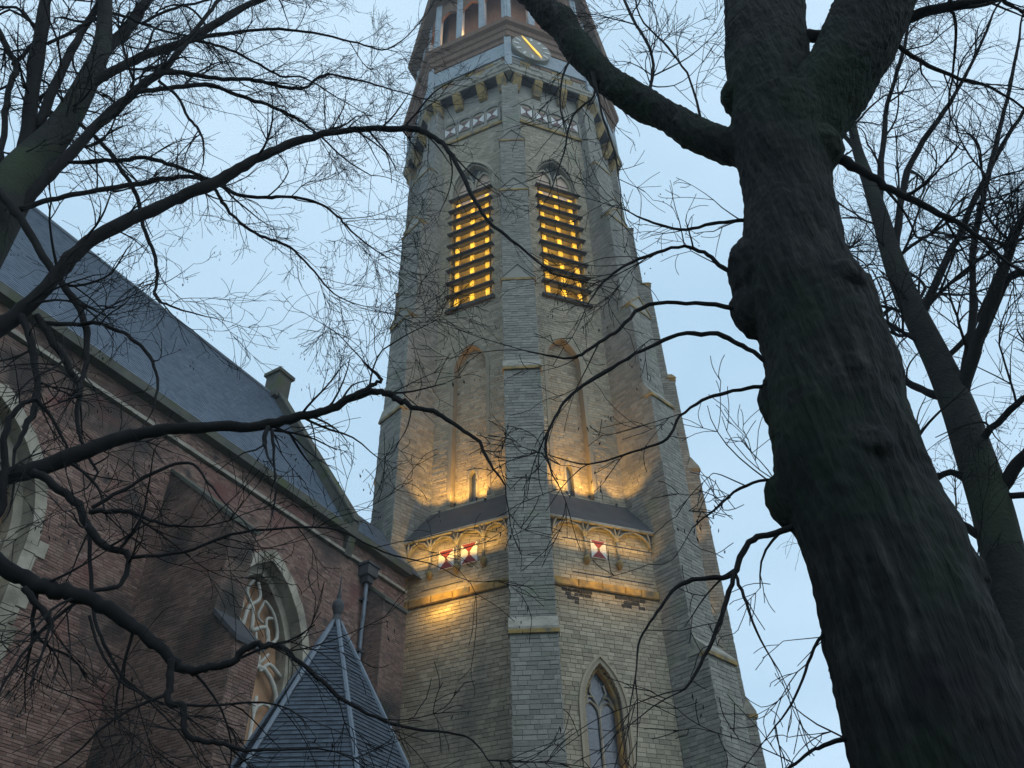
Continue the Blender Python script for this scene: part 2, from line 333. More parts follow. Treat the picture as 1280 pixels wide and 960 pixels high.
# buttresses
STG = [(0, 15.1, 10.15, .86), (15.1, 28.4, 9.62, .85), (28.4, 35.0, 9.3, .83), (35.0, 43.4, 8.85, .8), (43.4, 49.3, 8.4, .75), (49.3, 57.2, 7.95, .55)]
STG0 = list(STG); RADII = {-2: (8.3, 8.2, 8.12, 8.05, 8.0, 7.9), -1: (9.7, 9.28, 9.2, 8.9, 8.5, 7.95), 2: (9.65, 9.4, 9.1, 8.75, 8.3, 7.95)}
for kk in range(8):
    k = kk if kk < 5 else kk-8
    STG = [(a_, b_, RADII.get(k, [q[2] for q in STG0])[i_], d_) for i_, (a_, b_, c_, d_) in enumerate(STG0)]
    e = ev(k); t = np.array([-e[1], e[0]]); vis = k in (-2, -1, 0, 1, 2)
    core = MB(); fr0 = Fr(T, e)
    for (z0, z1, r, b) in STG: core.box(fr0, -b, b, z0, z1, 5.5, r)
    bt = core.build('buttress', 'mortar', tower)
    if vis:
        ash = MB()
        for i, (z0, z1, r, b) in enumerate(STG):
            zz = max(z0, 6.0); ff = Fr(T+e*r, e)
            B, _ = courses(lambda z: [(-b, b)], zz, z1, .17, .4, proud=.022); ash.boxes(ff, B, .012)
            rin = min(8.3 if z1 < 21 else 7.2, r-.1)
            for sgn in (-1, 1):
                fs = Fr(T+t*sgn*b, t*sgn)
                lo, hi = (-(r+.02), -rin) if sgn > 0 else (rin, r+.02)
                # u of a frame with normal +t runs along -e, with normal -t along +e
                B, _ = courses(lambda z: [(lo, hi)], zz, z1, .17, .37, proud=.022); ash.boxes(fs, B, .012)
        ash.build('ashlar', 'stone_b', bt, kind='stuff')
    for i in range(5):
        z1, r, b = STG[i][1], STG[i][2], STG[i][3]; rn = STG[i+1][2]
        ff = Fr(T+e*r, e)
        if i in (0, 1):
            so_ = MB(); P = ff.p([-b-.06, b+.06, b+.06, -b-.06, -b-.06, b+.06], [z1, z1, z1, z1, z1+.75, z1+.75], [.09, .09, rn-r-.3, rn-r-.3, rn-r+.02, rn-r+.02])
            P = np.concatenate([P, ff.p([-b-.06, b+.06], [z1+.1, z1+.1], [.09, .09])])
            so_.add(P, [(0, 1, 7, 6), (6, 7, 5, 4), (0, 3, 2, 1), (0, 6, 4, 3), (1, 2, 5, 7), (3, 4, 5, 2)])
            cap_ = so_.build('weathering', 'trim', bt)
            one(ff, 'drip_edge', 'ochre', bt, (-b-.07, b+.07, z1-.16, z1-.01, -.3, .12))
        else:
            so_ = MB(); so_.prism(ff, [(-b-.05, z1), (b+.05, z1), (0, z1+1.0)], rn-r-.2, .05); so_.build('gablet', 'stone_b', bt)
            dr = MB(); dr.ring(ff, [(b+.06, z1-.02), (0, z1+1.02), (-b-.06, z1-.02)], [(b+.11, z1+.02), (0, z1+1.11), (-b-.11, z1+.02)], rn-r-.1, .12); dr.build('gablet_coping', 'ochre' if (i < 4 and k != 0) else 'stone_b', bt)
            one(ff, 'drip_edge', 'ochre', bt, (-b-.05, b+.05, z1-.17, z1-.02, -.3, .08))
# string course, hood roof and arcaded frieze on every face
def vis_half(ap, b): return ap*tan8-b/math.cos(math.pi/8)
for k in FRONT+BACKF:
    f = face(k, AL); h = AL*tan8
    if k in FRONT:
        u = -h
        while u < h-.05:
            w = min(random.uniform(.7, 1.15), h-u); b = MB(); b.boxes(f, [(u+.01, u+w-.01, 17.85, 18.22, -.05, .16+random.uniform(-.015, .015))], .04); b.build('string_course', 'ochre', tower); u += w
    o = MB(); A0, A1 = AL+.32, AU-.05
    V = [*f.p([-A0*tan8, A0*tan8], [21.05, 21.05], [.32, .32]), *f.p([A1*tan8, -A1*tan8], [23.05, 23.05], [A1-AL, A1-AL])]
    V += [*f.p([-A0*tan8, A0*tan8], [20.93, 20.93], [.32, .32]), *f.p([A1*tan8, -A1*tan8], [20.93, 20.93], [A1-AL, A1-AL])]
    o.add(V, [(0, 1, 2, 3), (4, 5, 1, 0), (7, 6, 5, 4)]); hr = o.build('hood_roof', 'lead', tower)
    one(f, 'hood_edge', 'trim', hr, (-A0*tan8, A0*tan8, 20.86, 20.98, .22, .36))
BAYS = {.5: [-2.3, -.81, .69, 2.3], -.5: [-2.38, -1.28, 0, 1.26, 2.38], 1.5: [-2.3, -.8, .7, 2.3], -1.5: [-2.3, -.8, .7, 2.3]}
for k, bs in BAYS.items():
    f = face(k, AL)
    for i, u in enumerate(bs):
        rb = MB()
        if 0 < i < len(bs)-1:
            rb.tube(f.p([u, u], [19.35, 20.3], [.13, .13]), .055, 6)
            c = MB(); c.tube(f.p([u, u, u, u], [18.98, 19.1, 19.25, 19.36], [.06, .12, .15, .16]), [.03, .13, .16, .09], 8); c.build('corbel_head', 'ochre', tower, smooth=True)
        for sgn in (-1, 1):
            if (i == 0 and sgn < 0) or (i == len(bs)-1 and sgn > 0): continue
            wb = abs(bs[i+sgn]-u)
            uu = [u, u+sgn*.06*wb, u+sgn*.22*wb, u+sgn*.5*wb]; zz = [20.25, 20.5, 20.72, 20.84]
            rb.tube(f.p(uu, zz, [.13, .16, .21, .25]), .05, 6)
            rb.tube(f.p([u, u+sgn*.03*wb, u+sgn*.1*wb], [20.25, 20.6, 20.86], [.13, .2, .3]), .04, 6)
        rb.build('frieze_rib', 'trim', tower, smooth=True)
        if i < len(bs)-1:   # arched panel head
            a, b_ = bs[i]+.06, bs[i+1]-.06; uc = (a+b_)/2; hw = (b_-a)/2
            pts = arch_pts(uc, hw, 20.2, 20.25, .5, 6); top = [(u, 20.9) for u, z in pts]
            q = MB(); q.ring(f, pts, top, .02, .14); q.build('panel_head', 'trim', tower)
def shutter(fr, u0, u1, z0, z1, D, red, parent, frame=True):
    s = one(fr, 'shutter', 'white', parent, (u0, u1, z0, z1, D, D+.05)); uc, zc = (u0+u1)/2, (z0+z1)/2; w = (u1-u0)/2
    for sg in (1, -1):
        b = MB(); poly = [(uc-w*.92, zc+sg*(z1-z0)*.47), (uc, zc+sg*.03), (uc+w*.92, zc+sg*(z1-z0)*.47)]
        if sg < 0: poly = poly[::-1]
        b.prism(fr, poly, D+.04, D+.062); b.build('painted_triangle', red, s)
    b = MB(); b.boxes(fr, [(uc-.05, uc+.05, zc-.05, zc+.05, D+.05, D+.09)], .015); b.build('boss', 'ochre', s)
    return s
shutter(face(.5, AL), -.56, .14, 19.36, 20.2, .06, 'red', tower)
shutter(face(-.5, AL), -.86, -.14, 19.3, 20.2, .06, 'red', tower)
shutter(face(-.5, AL), .2, .95, 19.3, 20.25, .06, 'red', tower)
# belfry windows
for k in FRONT:
    f = face(k, AU); lit = abs(k) < 1
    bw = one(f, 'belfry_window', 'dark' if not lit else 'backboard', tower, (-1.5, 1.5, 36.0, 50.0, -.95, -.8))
    one(f, 'soffit', 'louvre', bw, (-1.5, 1.5, 35.95, 36.18, -1.2, .22))
    for u in (-1.42, 1.42): one(f, 'reveal', 'trim', bw, (u-.08, u+.08, 36.2, 47.5, -.8, -.5))
    for u in (-1.02, -.02, .98):
        b = MB(); b.boxes(f, [(u-.13, u+.13, 36.2, 46.0, -.36, -.16)]); b.build('post', 'timber', bw)
    for j in range(9):
        z = 37.1+j*1.12
        rl = one(f, 'rail', 'timber', bw, (-1.3, 1.3, z-.52, z-.42, -.32, -.24))
        lb = MB(); P = f.p([-1.5, 1.5, 1.5, -1.5]*2, [z-.02, z-.02, z+.12, z+.12, z+.06, z+.06, z+.2, z+.2], [.36, .36, -.24, -.24]*2)
        if j == 8: pass
        lb.add(P, [(0, 3, 2, 1), (4, 5, 6, 7), (0, 1, 5, 4), (1, 2, 6, 5), (2, 3, 7, 6), (3, 0, 4, 7)]); lb.build('louvre_board', 'louvre', bw)
        if lit:
            one(f, 'lamp_strip', 'lampmetal', bw, (-1.2, 1.2, z-.1, z-.05, .2, .26))
            l = bpy.data.lights.new('light', 'AREA'); l.shape = 'RECTANGLE'; l.size = 2.3; l.size_y = .07; l.energy = (22, 15, 20, 16, 23, 15, 22, 17, 25)[j]; l.color = (1, .66, .13)
            lo = bpy.data.objects.new('light', l); COL.objects.link(lo); lo.parent = bw; lo.location = f.p(0, z-.13, .17)
            dv = Vector(-f.n*1.0+np.array([0, 0, -.35])); lo.rotation_euler = dv.to_track_quat('-Z', 'Y').to_euler()
    # arch mouldings and two-light head
    for o0, o1, d in [(-.05, .14, -.1), (.1, .3, .045)]:
        b = MB(); b.ring(f, arch_pts(0, 1.32+o0, 46.1, 47.3, 2.4+o0*1.2), arch_pts(0, 1.32+o1, 46.1, 47.3, 2.4+o1*1.2), -.5, d); b.build('arch_moulding', 'stone', bw)
    b = MB(); b.prism(f, arch_pts(0, 1.36, 45.9, 47.3, 2.42)[::1], -.62, -.52); b.build('spandrel', 'louvre', bw)
    for sgn in (-1, 1):
        b = MB(); b.prism(f, arch_pts(sgn*.64, .52, 45.9, 47.5, 1.1, 6), -.53, -.46); b.build('lancet', 'lancet', bw)
        b = MB(); b.ring(f, arch_pts(sgn*.64, .5, 45.9, 47.5, 1.08, 6), arch_pts(sgn*.64, .62, 45.9, 47.5, 1.26, 6), -.5, -.3); b.build('lancet_frame', 'stone', bw)
        for zz in (46.7, 47.6): one(f, 'saddle_bar', 'lampmetal', bw, (sgn*.64-.5, sgn*.64+.5, zz, zz+.05, -.47, -.42))
        b = MB(); P = f.p([sgn*.1, sgn*.3, sgn*.38], [48.1, 48.8, 49.0], [-.38]*3); b.tube(P, .07, 6); b.build('tracery_bar', 'trim', bw)
# upper string, shutter band
for k in FRONT:
    f = face(k, AU); h = AU*tan8
    one(f, 'upper_string', 'ochre', tower, (-h, h, 52.95, 53.2, -.05, .16))
    us = [-1.75, -.6, .55, 1.7] if k == .5 else [-1.7, -.6, .5, 1.55]
    for u in us:
        shutter(f, u-.42, u+.42, 53.95, 54.95, .06, 'fadedred', tower)
        b = MB(); b.ring(f, arch_pts(u, .48, 54.9, 55.0, .42, 5), [(q[0], 55.7) for q in arch_pts(u, .56, 54.9, 55.0, .5, 5)], 0.03, .12); b.build('panel_head', 'stone_b', tower)
    for u in [us[0]-.57]+[x+.57 for x in us]: one(f, 'panel_pier', 'stone_b', tower, (u-.09, u+.09, 53.3, 55.0, .02, .15))
    one(f, 'frieze_band', 'trim', tower, (-h, h, 55.72, 56.25, -.05, .1))
# cornice with corbels
def ring8(name, m, parent, rows, faces=None):
    """octagonal ring from profile rows (apothem, z)"""
    b = MB()
    V = []
    for ap, z in rows:
        for k in range(8):
            a = TH+(k+0)*math.pi/4; V.append((T[0]+ap/math.cos(math.pi/8)*math.cos(a), T[1]+ap/math.cos(math.pi/8)*math.sin(a), z))
    F = []
    for i in range(len(rows)-1):
        for k in range(8):
            j = (k+1) % 8; F.append((i*8+k, i*8+j, (i+1)*8+j, (i+1)*8+k))
    b.add(V, F); return b.build(name, m, parent)
ring8('wall_head', 'stone_b', tower, [(7.02, 56.2), (7.1, 56.3), (7.1, 58.3), (6.6, 58.35)])
cn = ring8('cornice', 'trim', tower, [(6.9, 57.95), (7.9, 57.95), (7.9, 58.15), (8.0, 58.25), (8.0, 58.5), (7.85, 58.7), (7.8, 58.9), (7.5, 58.95)])
for k in [x+.5 for x in range(-4, 4)]:
    f = face(k, 7.1)
    one(f, 'soffit_shade', 'dark', cn, (-2.95, 2.95, 57.9, 57.94, .02, .72))  # flat dark plate; the shade between the corbels is put into its colour
    for u in (-2.55, -.95, .95, 2.55):
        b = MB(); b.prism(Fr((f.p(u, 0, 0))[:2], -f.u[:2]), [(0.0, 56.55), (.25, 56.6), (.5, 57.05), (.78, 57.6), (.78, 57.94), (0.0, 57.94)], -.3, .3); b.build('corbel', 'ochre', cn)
# weathered parapet blocks
for k in FRONT:
    f = face(k, 7.72); zc = 58.9
    for hrow in (.42, .45, .42):
        u = -3.2
        while u < 3.2:
            w = min(random.uniform(.5, 1.1), 3.2-u); b = MB(); b.boxes(f, [(u+.01, u+w-.01, zc+.01, zc+hrow-.01, -.3, .03+random.uniform(-.03, .05))], .03); b.build('parapet_stone', random.choice(['trim', 'stone_b', 'ochre', 'stone_b', 'brownwood']), tower); u += w
        zc += hrow
ring8('parapet_core', 'mortar', tower, [(7.6, 58.9), (7.6, 60.2), (7.0, 60.25)])
ring8('drum', 'greywood', tower, [(7.45, 60.2), (7.85, 60.22), (7.85, 60.4), (7.72, 60.5), (7.72, 62.4)])
for k in range(-2, 3):
    f = Fr(T+ev(k)*8.36, ev(k)); one(f, 'corner_post', 'greywood', tower, (-.26, .26, 58.9, 63.2, -.4, .1))
ring8('lantern_sill', 'brownwood', tower, [(7.6, 62.3), (7.8, 62.4), (7.8, 62.9), (7.95, 63.05), (7.95, 63.7), (8.05, 63.8), (8.1, 64.3), (8.35, 64.5), (8.4, 65.0), (8.0, 65.25), (7.2, 65.3), (0, 65.35)])
la = ring8('lantern', 'brownwood', tower, [(6.4, 65.2), (6.4, 75.0)])
for k in [x+.5 for x in range(-4, 4)]:
    f = face(k, 7.5)
    for u in (-3.0, -1.0, 1.0, 3.0): 
        one(f, 'post', 'greywood', la, (u-.26, u+.26, 65.2, 74.0, -.3, .1))
    for c in (-2.0, 0, 2.0):
        b = MB(); pts = arch_pts(c, .74, 71.0, 71.2, 1.2, 5); b.ring(f, pts, [(q[0], 74.0) for q in arch_pts(c, 1.0, 71, 71.2, 1.4, 5)], -.2, .02); b.build('arch_board', 'brownwood', la)
ring8('lantern_eaves', 'brownwood', tower, [(7.2, 73.9), (8.3, 74.2), (8.5, 74.8), (8.0, 75.2), (6.8, 78), (5.0, 81), (3.2, 83), (2.0, 84.5), (1.6, 87), (.6, 90), (0.05, 95)])
# clock dial
fc = face(.5, 8.08); cu, cz, cr_ = -1.45, 61.75, 1.55
ck = MB(); pts = [(cu+cr_*math.cos(a), cz+cr_*math.sin(a)) for a in np.linspace(0, 2*math.pi, 40, endpoint=False)]; ck.prism(fc, pts, -.38, .06); clock = ck.build('clock', 'stone_b', tower)
for i in range(12):
    a = i*math.pi/6; c, s_ = math.cos(a), math.sin(a); r0, r1, w = 1.02, 1.44, .085
    b = MB(); b.prism(fc, [(cu+r0*c+w*s_, cz+r0*s_-w*c), (cu+r1*c+w*s_, cz+r1*s_-w*c), (cu+r1*c-w*s_, cz+r1*s_+w*c), (cu+r0*c-w*s_, cz+r0*s_+w*c)], .05, .1); b.build('hour_marker', 'white', clock)
def hand(a, l0, l1, w):
    c, s_ = math.cos(a), math.sin(a); b = MB()
    b.prism(fc, [(cu-l0*c, cz-l0*s_), (cu+w*s_, cz-w*c), (cu+l1*.6*c+w*1.2*s_, cz+l1*.6*s_-w*1.2*c), (cu+l1*c, cz+l1*s_), (cu+l1*.6*c-w*1.2*s_, cz+l1*.6*s_+w*1.2*c), (cu-w*s_, cz+w*c)], .14, .18); b.build('clock_hand', 'handlit', clock)
hand(R_(-57), .3, 1.35, .09); hand(R_(122), .3, 1.5, .07)
# small bracket sensors on the hidden flank of the cornice
# ------------------------------------------------------------------ floodlights on the tower
def floodlight(P, tgt, energy, label, group, size=110, col=(1, .54, .12)):
    P = np.asarray(P, float); tgt = np.asarray(tgt, float); d = tgt-P; d /= np.linalg.norm(d)
    k_ = .55
    fl = thing('floodlight', label, 'floodlight', group); fl.location = P
    b = MB(); b.tube([(-d*.09), (-d*.05), (d*.01), (d*.02)], [.03, .05, .06, .06], 10); b.build('housing', 'lampmetal', fl)
    b = MB(); b.tube([d*.021, d*.026], [.05, .05], 10); b.build('lens', 'lit', fl)
    b = MB(); b.tube([(0, 0, -.16), -d*.06], .02, 5); b.build('bracket', 'lampmetal', fl)
    lamp('light', tuple(d*.08), tuple(d*2), energy, fl, R_(size), col)
def strip(P, along, ln, direction, energy, label, group, col=(1, .56, .1), hgt=.07):
    st = thing('light_strip', label, 'light strip', group); st.location = P; along = unit3(along); d = unit3(direction)
    b = MB(); b.tube([-along*ln/2, along*ln/2], .02, 6); b.build('housing', 'lampmetal', st)
    l = bpy.data.lights.new('light', 'AREA'); l.shape = 'RECTANGLE'; l.size = ln*.96; l.size_y = hgt; l.energy = energy; l.color = col
    o = bpy.data.objects.new('light', l); COL.objects.link(o); o.parent = st; o.location = d*.06
    z = -d; x = unit3(along-z*along.dot(z)); y = np.cross(z, x); M3 = Matrix(((x[0], y[0], z[0]), (x[1], y[1], z[1]), (x[2], y[2], z[2]))); o.rotation_euler = M3.to_euler()
def unit3(v): v = np.asarray(v, float); return v/np.linalg.norm(v)
UP = np.array([0, 0, 1.0])
WHERE = {-.5: 'on the nave side of the front buttress', .5: 'above the pointed window', 1.5: 'on the flank away from the nave', -1.5: 'on the flank behind the nave roof'}
for k in (-.5, .5, 1.5, -1.5):
    f = face(k, AU); nc = -.55 if k == .5 else 0.0; near = abs(k) < 1
    for s_, sd in ((-1, 'one'), (1, 'other')):
        floodlight(f.p(nc+s_*.55, 22.95, .32), f.p(nc+s_*.45, 29, -.42), 430 if near else 300, 'small floodlight below the blind niche '+WHERE[k], 'floodlights on the hood roof', 110)
        floodlight(f.p(s_*1.15, 22.55, .65), f.p(s_*2.6, 28.0, .9), 380, 'small floodlight aimed at a buttress side '+WHERE[k], 'floodlights aimed at the buttresses', 90)
    f = face(k, AL)
    strip(f.p(0, 19.75, .6), f.u, 4.2, UP*1.0-f.n*.55, 62 if k == -.5 else 34, 'thin light strip under the arcaded hood '+WHERE[k], 'light strips under the hood')
    strip(f.p(-.3 if k == -.5 else 0, 18.15, .75), f.u, 1.9 if k == -.5 else 3.6, -f.n-UP*.2, 30 if k == -.5 else 20, 'thin light strip before the string course '+WHERE[k], 'light strips before the string course')
f = face(-.5, AL); strip(f.p(-.6, 17.7, .45), f.u, 1.2, -UP-f.n*.3, 24, 'short warm light strip under the string course, aimed down the wall', 'light strips aimed down')
f = face(.5, AL)
floodlight(f.p(-.62, 9.0, .35), f.p(-.62, 14.8, -.35), 130, 'warm floodlight at the sill of the pointed tower window', 'window floodlights', 60)
il = thing('lantern_lamp', 'warm lamp inside the wooden lantern above the clock', 'lamp'); il.location = (T[0], T[1], 66.0)
for k in (-.5, .5):
    n = ev(k); q = n*6.9
    b = MB(); b.tube([(q[0], q[1], -.4), (q[0], q[1], -.1)], .12, 8); b.build('housing', 'lampmetal', il)
    lamp('light', (q[0], q[1], 0.0), (q[0]*.9, q[1]*.9, 8), 1500, il, R_(150), (1, .5, .16))
# ------------------------------------------------------------------ nave
na = .52; nd = np.array([math.sin(na), math.cos(na)]); nn = np.array([math.cos(na), -math.sin(na)])
P0 = np.array([-4.9555, 31.0])
nf = Fr(P0, nn)      # u = along nd (away from the camera), z up
assert abs(nf.u[:2] @ nd-1) < 1e-6
nave = thing('church_nave', 'dark red brick church nave with steep slate roof beside the tower', 'church')
SA, SB = -30.0, .6
WIN = [(-6.65, 2.05, 5.0, 12.9, 3.3), (-16.75, 2.05, 5.0, 12.9, 3.3), (-26.8, 2.05, 5.0, 12.9, 3.3)]
masonry(nf, holes(SA, SB, WIN), 5.0, 18.0, .078, .235, 'wall', nave, 'brick', 'bmortar', sub='brickwork', piece='brick',
        single=lambda u, z: -13.6 < u < -11.5 and 6.2 < z < 9.6, chm=.006, gap=.011, proud=.012, jit=.006, dep=1.2)
one(nf, 'wall_base', 'bmortar', nave, (SA, SB, -.2, 4.99, -1.2, .0))
masonry(nf.off(-.02), lambda z: [(SA, SB)], 18.2, 18.8, .078, .235, 'eaves_wall', nave, 'brick', 'bmortar', sub='brickwork', chm=.006, gap=.011, proud=.012, jit=.006)
u = SA
while u < SB:
    one(nf, 'cornice', 'trim', nave, (u+.006, min(SB, u+1.2)-.006, 18.06, 18.18, -.3, .13)); u += 1.2
one(nf, 'gutter', 'gutter', nave, (SA, SB, 18.8, 19.12, -.2, .34))
# windows: stone frame, deep reveal, tracery, orange brick infill
def nave_window(w):
    uc, hw, z0, zs, rise = w
    win = one(nf, 'window', 'infill', nave, (uc-hw-.1, uc+hw+.1, z0, zs+rise+.1, -1.05, -.9))
    I_, O_ = arch_pts(uc, hw-.03, z0, zs, rise-.04, 9), arch_pts(uc, hw+.28, z0, zs, rise+.38, 9)
    def legs(A): return [(A[0][0], z) for z in np.arange(z0, zs-.2, .48)]+A[1:-1]+[(A[-1][0], z) for z in np.arange(z0, zs-.2, .48)[::-1]]
    I_, O_ = legs(I_), legs(O_)
    for i in range(len(I_)-1):
        g0, g1 = .02, .98; L2 = lambda A, t: (A[i][0]+(A[i+1][0]-A[i][0])*t, A[i][1]+(A[i+1][1]-A[i][1])*t)
        x_ = random.uniform(-.03, .05); oo = [(q[0]+(q[0]-p_[0])*x_*2, q[1]+(q[1]-p_[1])*x_*2) for q, p_ in ((L2(O_, g0), L2(I_, g0)), (L2(O_, g1), L2(I_, g1)))]
        b = MB(); b.ring(nf, [L2(I_, g0), L2(I_, g1)], oo, -.47, .06+random.uniform(-.012, .012)); b.build('voussoir', 'framestone', win)
    b = MB(); b.ring(nf, arch_pts(uc, hw-.28, z0, zs, rise-.36, 12), arch_pts(uc, hw+.1, z0, zs, rise+.12, 12), -.9, -.44); b.build('reveal', 'framestone', win)
    D = -.62
    def bar(pts, r=.085, n=10):
        P = np.array(pts, float); tt = np.linspace(0, 1, len(P)); q = np.linspace(0, 1, n)
        # smooth by Catmull-Rom style cubic interpolation on each axis
        def sm(c):
            out = []
            for x in q:
                i = min(int(x*(len(c)-1)), len(c)-2); f_ = x*(len(c)-1)-i
                p0, p1, p2, p3 = c[max(0, i-1)], c[i], c[i+1], c[min(len(c)-1, i+2)]
                out.append(.5*(2*p1+(p2-p0)*f_+(2*p0-5*p1+4*p2-p3)*f_**2+(3*p1-p0-3*p2+p3)*f_**3))
            return np.array(out)
        U, Z = sm(P[:, 0]), sm(P[:, 1]); b = MB(); b.tube(nf.p(U, Z, np.full(n, D)), r*np.linspace(.8, .62, n), 7); b.build('tracery_bar', 'tracery', win, smooth=True)
    h = hw-.25
    for x in (-h/2.0, h/2.0, 0): bar([(uc+x, z0), (uc+x, zs-.9)], .1, 3)
    for s_ in (-1, 1):
        c = uc+s_*h/2
        bar(arch_pts(c, h/2, zs-1.2, zs-1.1, 1.15, 4), .12, 14)
        for q in (-1, 1): bar(arch_pts(c+q*h/4, h/4, zs-1.6, zs-1.5, .5, 3), .08, 8)
        bar([(uc, zs-.4), (uc+s_*.35, zs+.3), (uc+s_*.95, zs+.75), (uc+s_*.8, zs+1.35), (uc+s_*.2, zs+1.0)], .115, 14)
        bar([(uc+s_*.2, zs+1.0), (uc+s_*.1, zs+1.7), (uc-s_*.3, zs+2.2), (uc-s_*.1, zs+2.7)], .1, 12)
        bar([(uc+s_*h, zs), (uc+s_*1.2, zs+.25), (uc+s_*.85, zs-.1), (uc+s_*.7, zs+.35)], .095, 10)
        bar([(uc+s_*1.25, zs+.9), (uc+s_*.95, zs+1.0), (uc+s_*.75, zs+1.6), (uc+s_*1.0, zs+1.75)], .085, 10)
        bar([(uc+s_*.95, zs+.75), (uc+s_*1.35, zs+1.2), (uc+s_*1.05, zs+1.9), (uc+s_*.55, zs+2.2)], .09, 10)
        bar([(uc+s_*.55, zs+2.2), (uc+s_*.35, zs+1.6), (uc+s_*.62, zs+1.45)], .07, 8)
        bar([(uc+s_*.1, zs+.5), (uc+s_*.45, zs+.75), (uc+s_*.4, zs+1.05)], .065, 8)
        bar([(uc+s_*.35, zs-.05), (uc+s_*.75, zs+.1), (uc+s_*1.1, zs+.55)], .075, 8)
    return win
for w in WIN: nave_window(w)
# quoin-like frame blocks beside the windows
for (uc, hw, z0, zs, rise) in WIN:
    if uc > -10: continue
    for s_ in (-1, 1):
        z = z0; j = 0
        while z < zs:
            w = random.uniform(.02, .3); b = MB(); x0 = uc+s_*(hw+.3); x1 = uc+s_*(hw+.33+w); b.boxes(nf, [(min(x0, x1), max(x0, x1), z+.01, z+.43, -.05, .055)], .012); b.build('quoin', 'framestone', nave); z += .45; j += 1
# buttresses of the nave
def nave_buttress(s0, s1, prof, top, low):
    """prof: depth of the upper part, depth of the lower part; top: wall-side and outer heights of the slope"""
    dU, dL = prof; zt, zo = top; z2, z3 = low
    side = Fr(P0+nd*s0, -nd); far = Fr(P0+nd*s1, nd)
    # in frame 'side' (normal -nd) u runs along ... its u is z x n
    su = float(side.u[:2] @ nn)
    b = MB(); poly = [(0, 0), (su*dL, 0), (su*dL, z3), (su*dU, z2), (su*dU, zo), (0, zt)]
    if su < 0: poly = poly[::-1]
    b.prism(side, poly, -(s1-s0), 0); bt = b.build('buttress', 'bmortar', nave)
    def ext(z):
        if z < z3: return dL
        if z < z2: return dL+(dU-dL)*(z-z3)/(z2-z3)
        if z < zo: return dU
        return dU*(zt-z)/(zt-zo)
    ash = MB()
    B, _ = courses(lambda z: [tuple(sorted((0.0, su*max(.02, ext(z)))))], 5.0, zt-.03, .078, .235, .006, .011, .012); ash.boxes(side, B, .006)
    ff = nf.off(dU)
    B, _ = courses(lambda z: [(s0, s1)], z2, zo, .078, .235, .006, .011, .012); ash.boxes(ff, B, .006)
    B, _ = courses(lambda z: [(s0, s1)], 5.0, z3, .078, .235, .006, .011, .012); ash.boxes(nf.off(dL), B, .006)
    ash.build('brickwork', 'brick_d', bt, kind='stuff')
    def cope(a, b_, name):
        (d0, h0), (d1, h1) = a, b_; q = MB()
        P = []
        for (d, h) in ((d0, h0), (d1, h1)):
            for s in (s0-.06, s1+.06):
                P += [nf.p(s, h+.0, d), nf.p(s, h+.13, d)]
        q.add(P, [(1, 5, 7, 3), (0, 2, 6, 4), (0, 4, 5, 1), (2, 3, 7, 6), (4, 6, 7, 5), (0, 1, 3, 2)]); q.build(name, 'gutter' if name == 'coping' else 'lead', bt)
    cope((0, zt), (dU+.08, zo-.06), 'coping'); cope((dU, z2), (dL+.08, z3-.06), 'set_off')
nave_buttress(-11.3, -10.45, (3.4, 4.35), (17.05, 14.15), (11.45, 10.55))
nave_buttress(-21.4, -20.55, (3.4, 4.35), (17.05, 14.15), (11.45, 10.55))
nave_buttress(-1.75, -.35, (.9, 1.2), (17.4, 16.6), (11.4, 10.9))
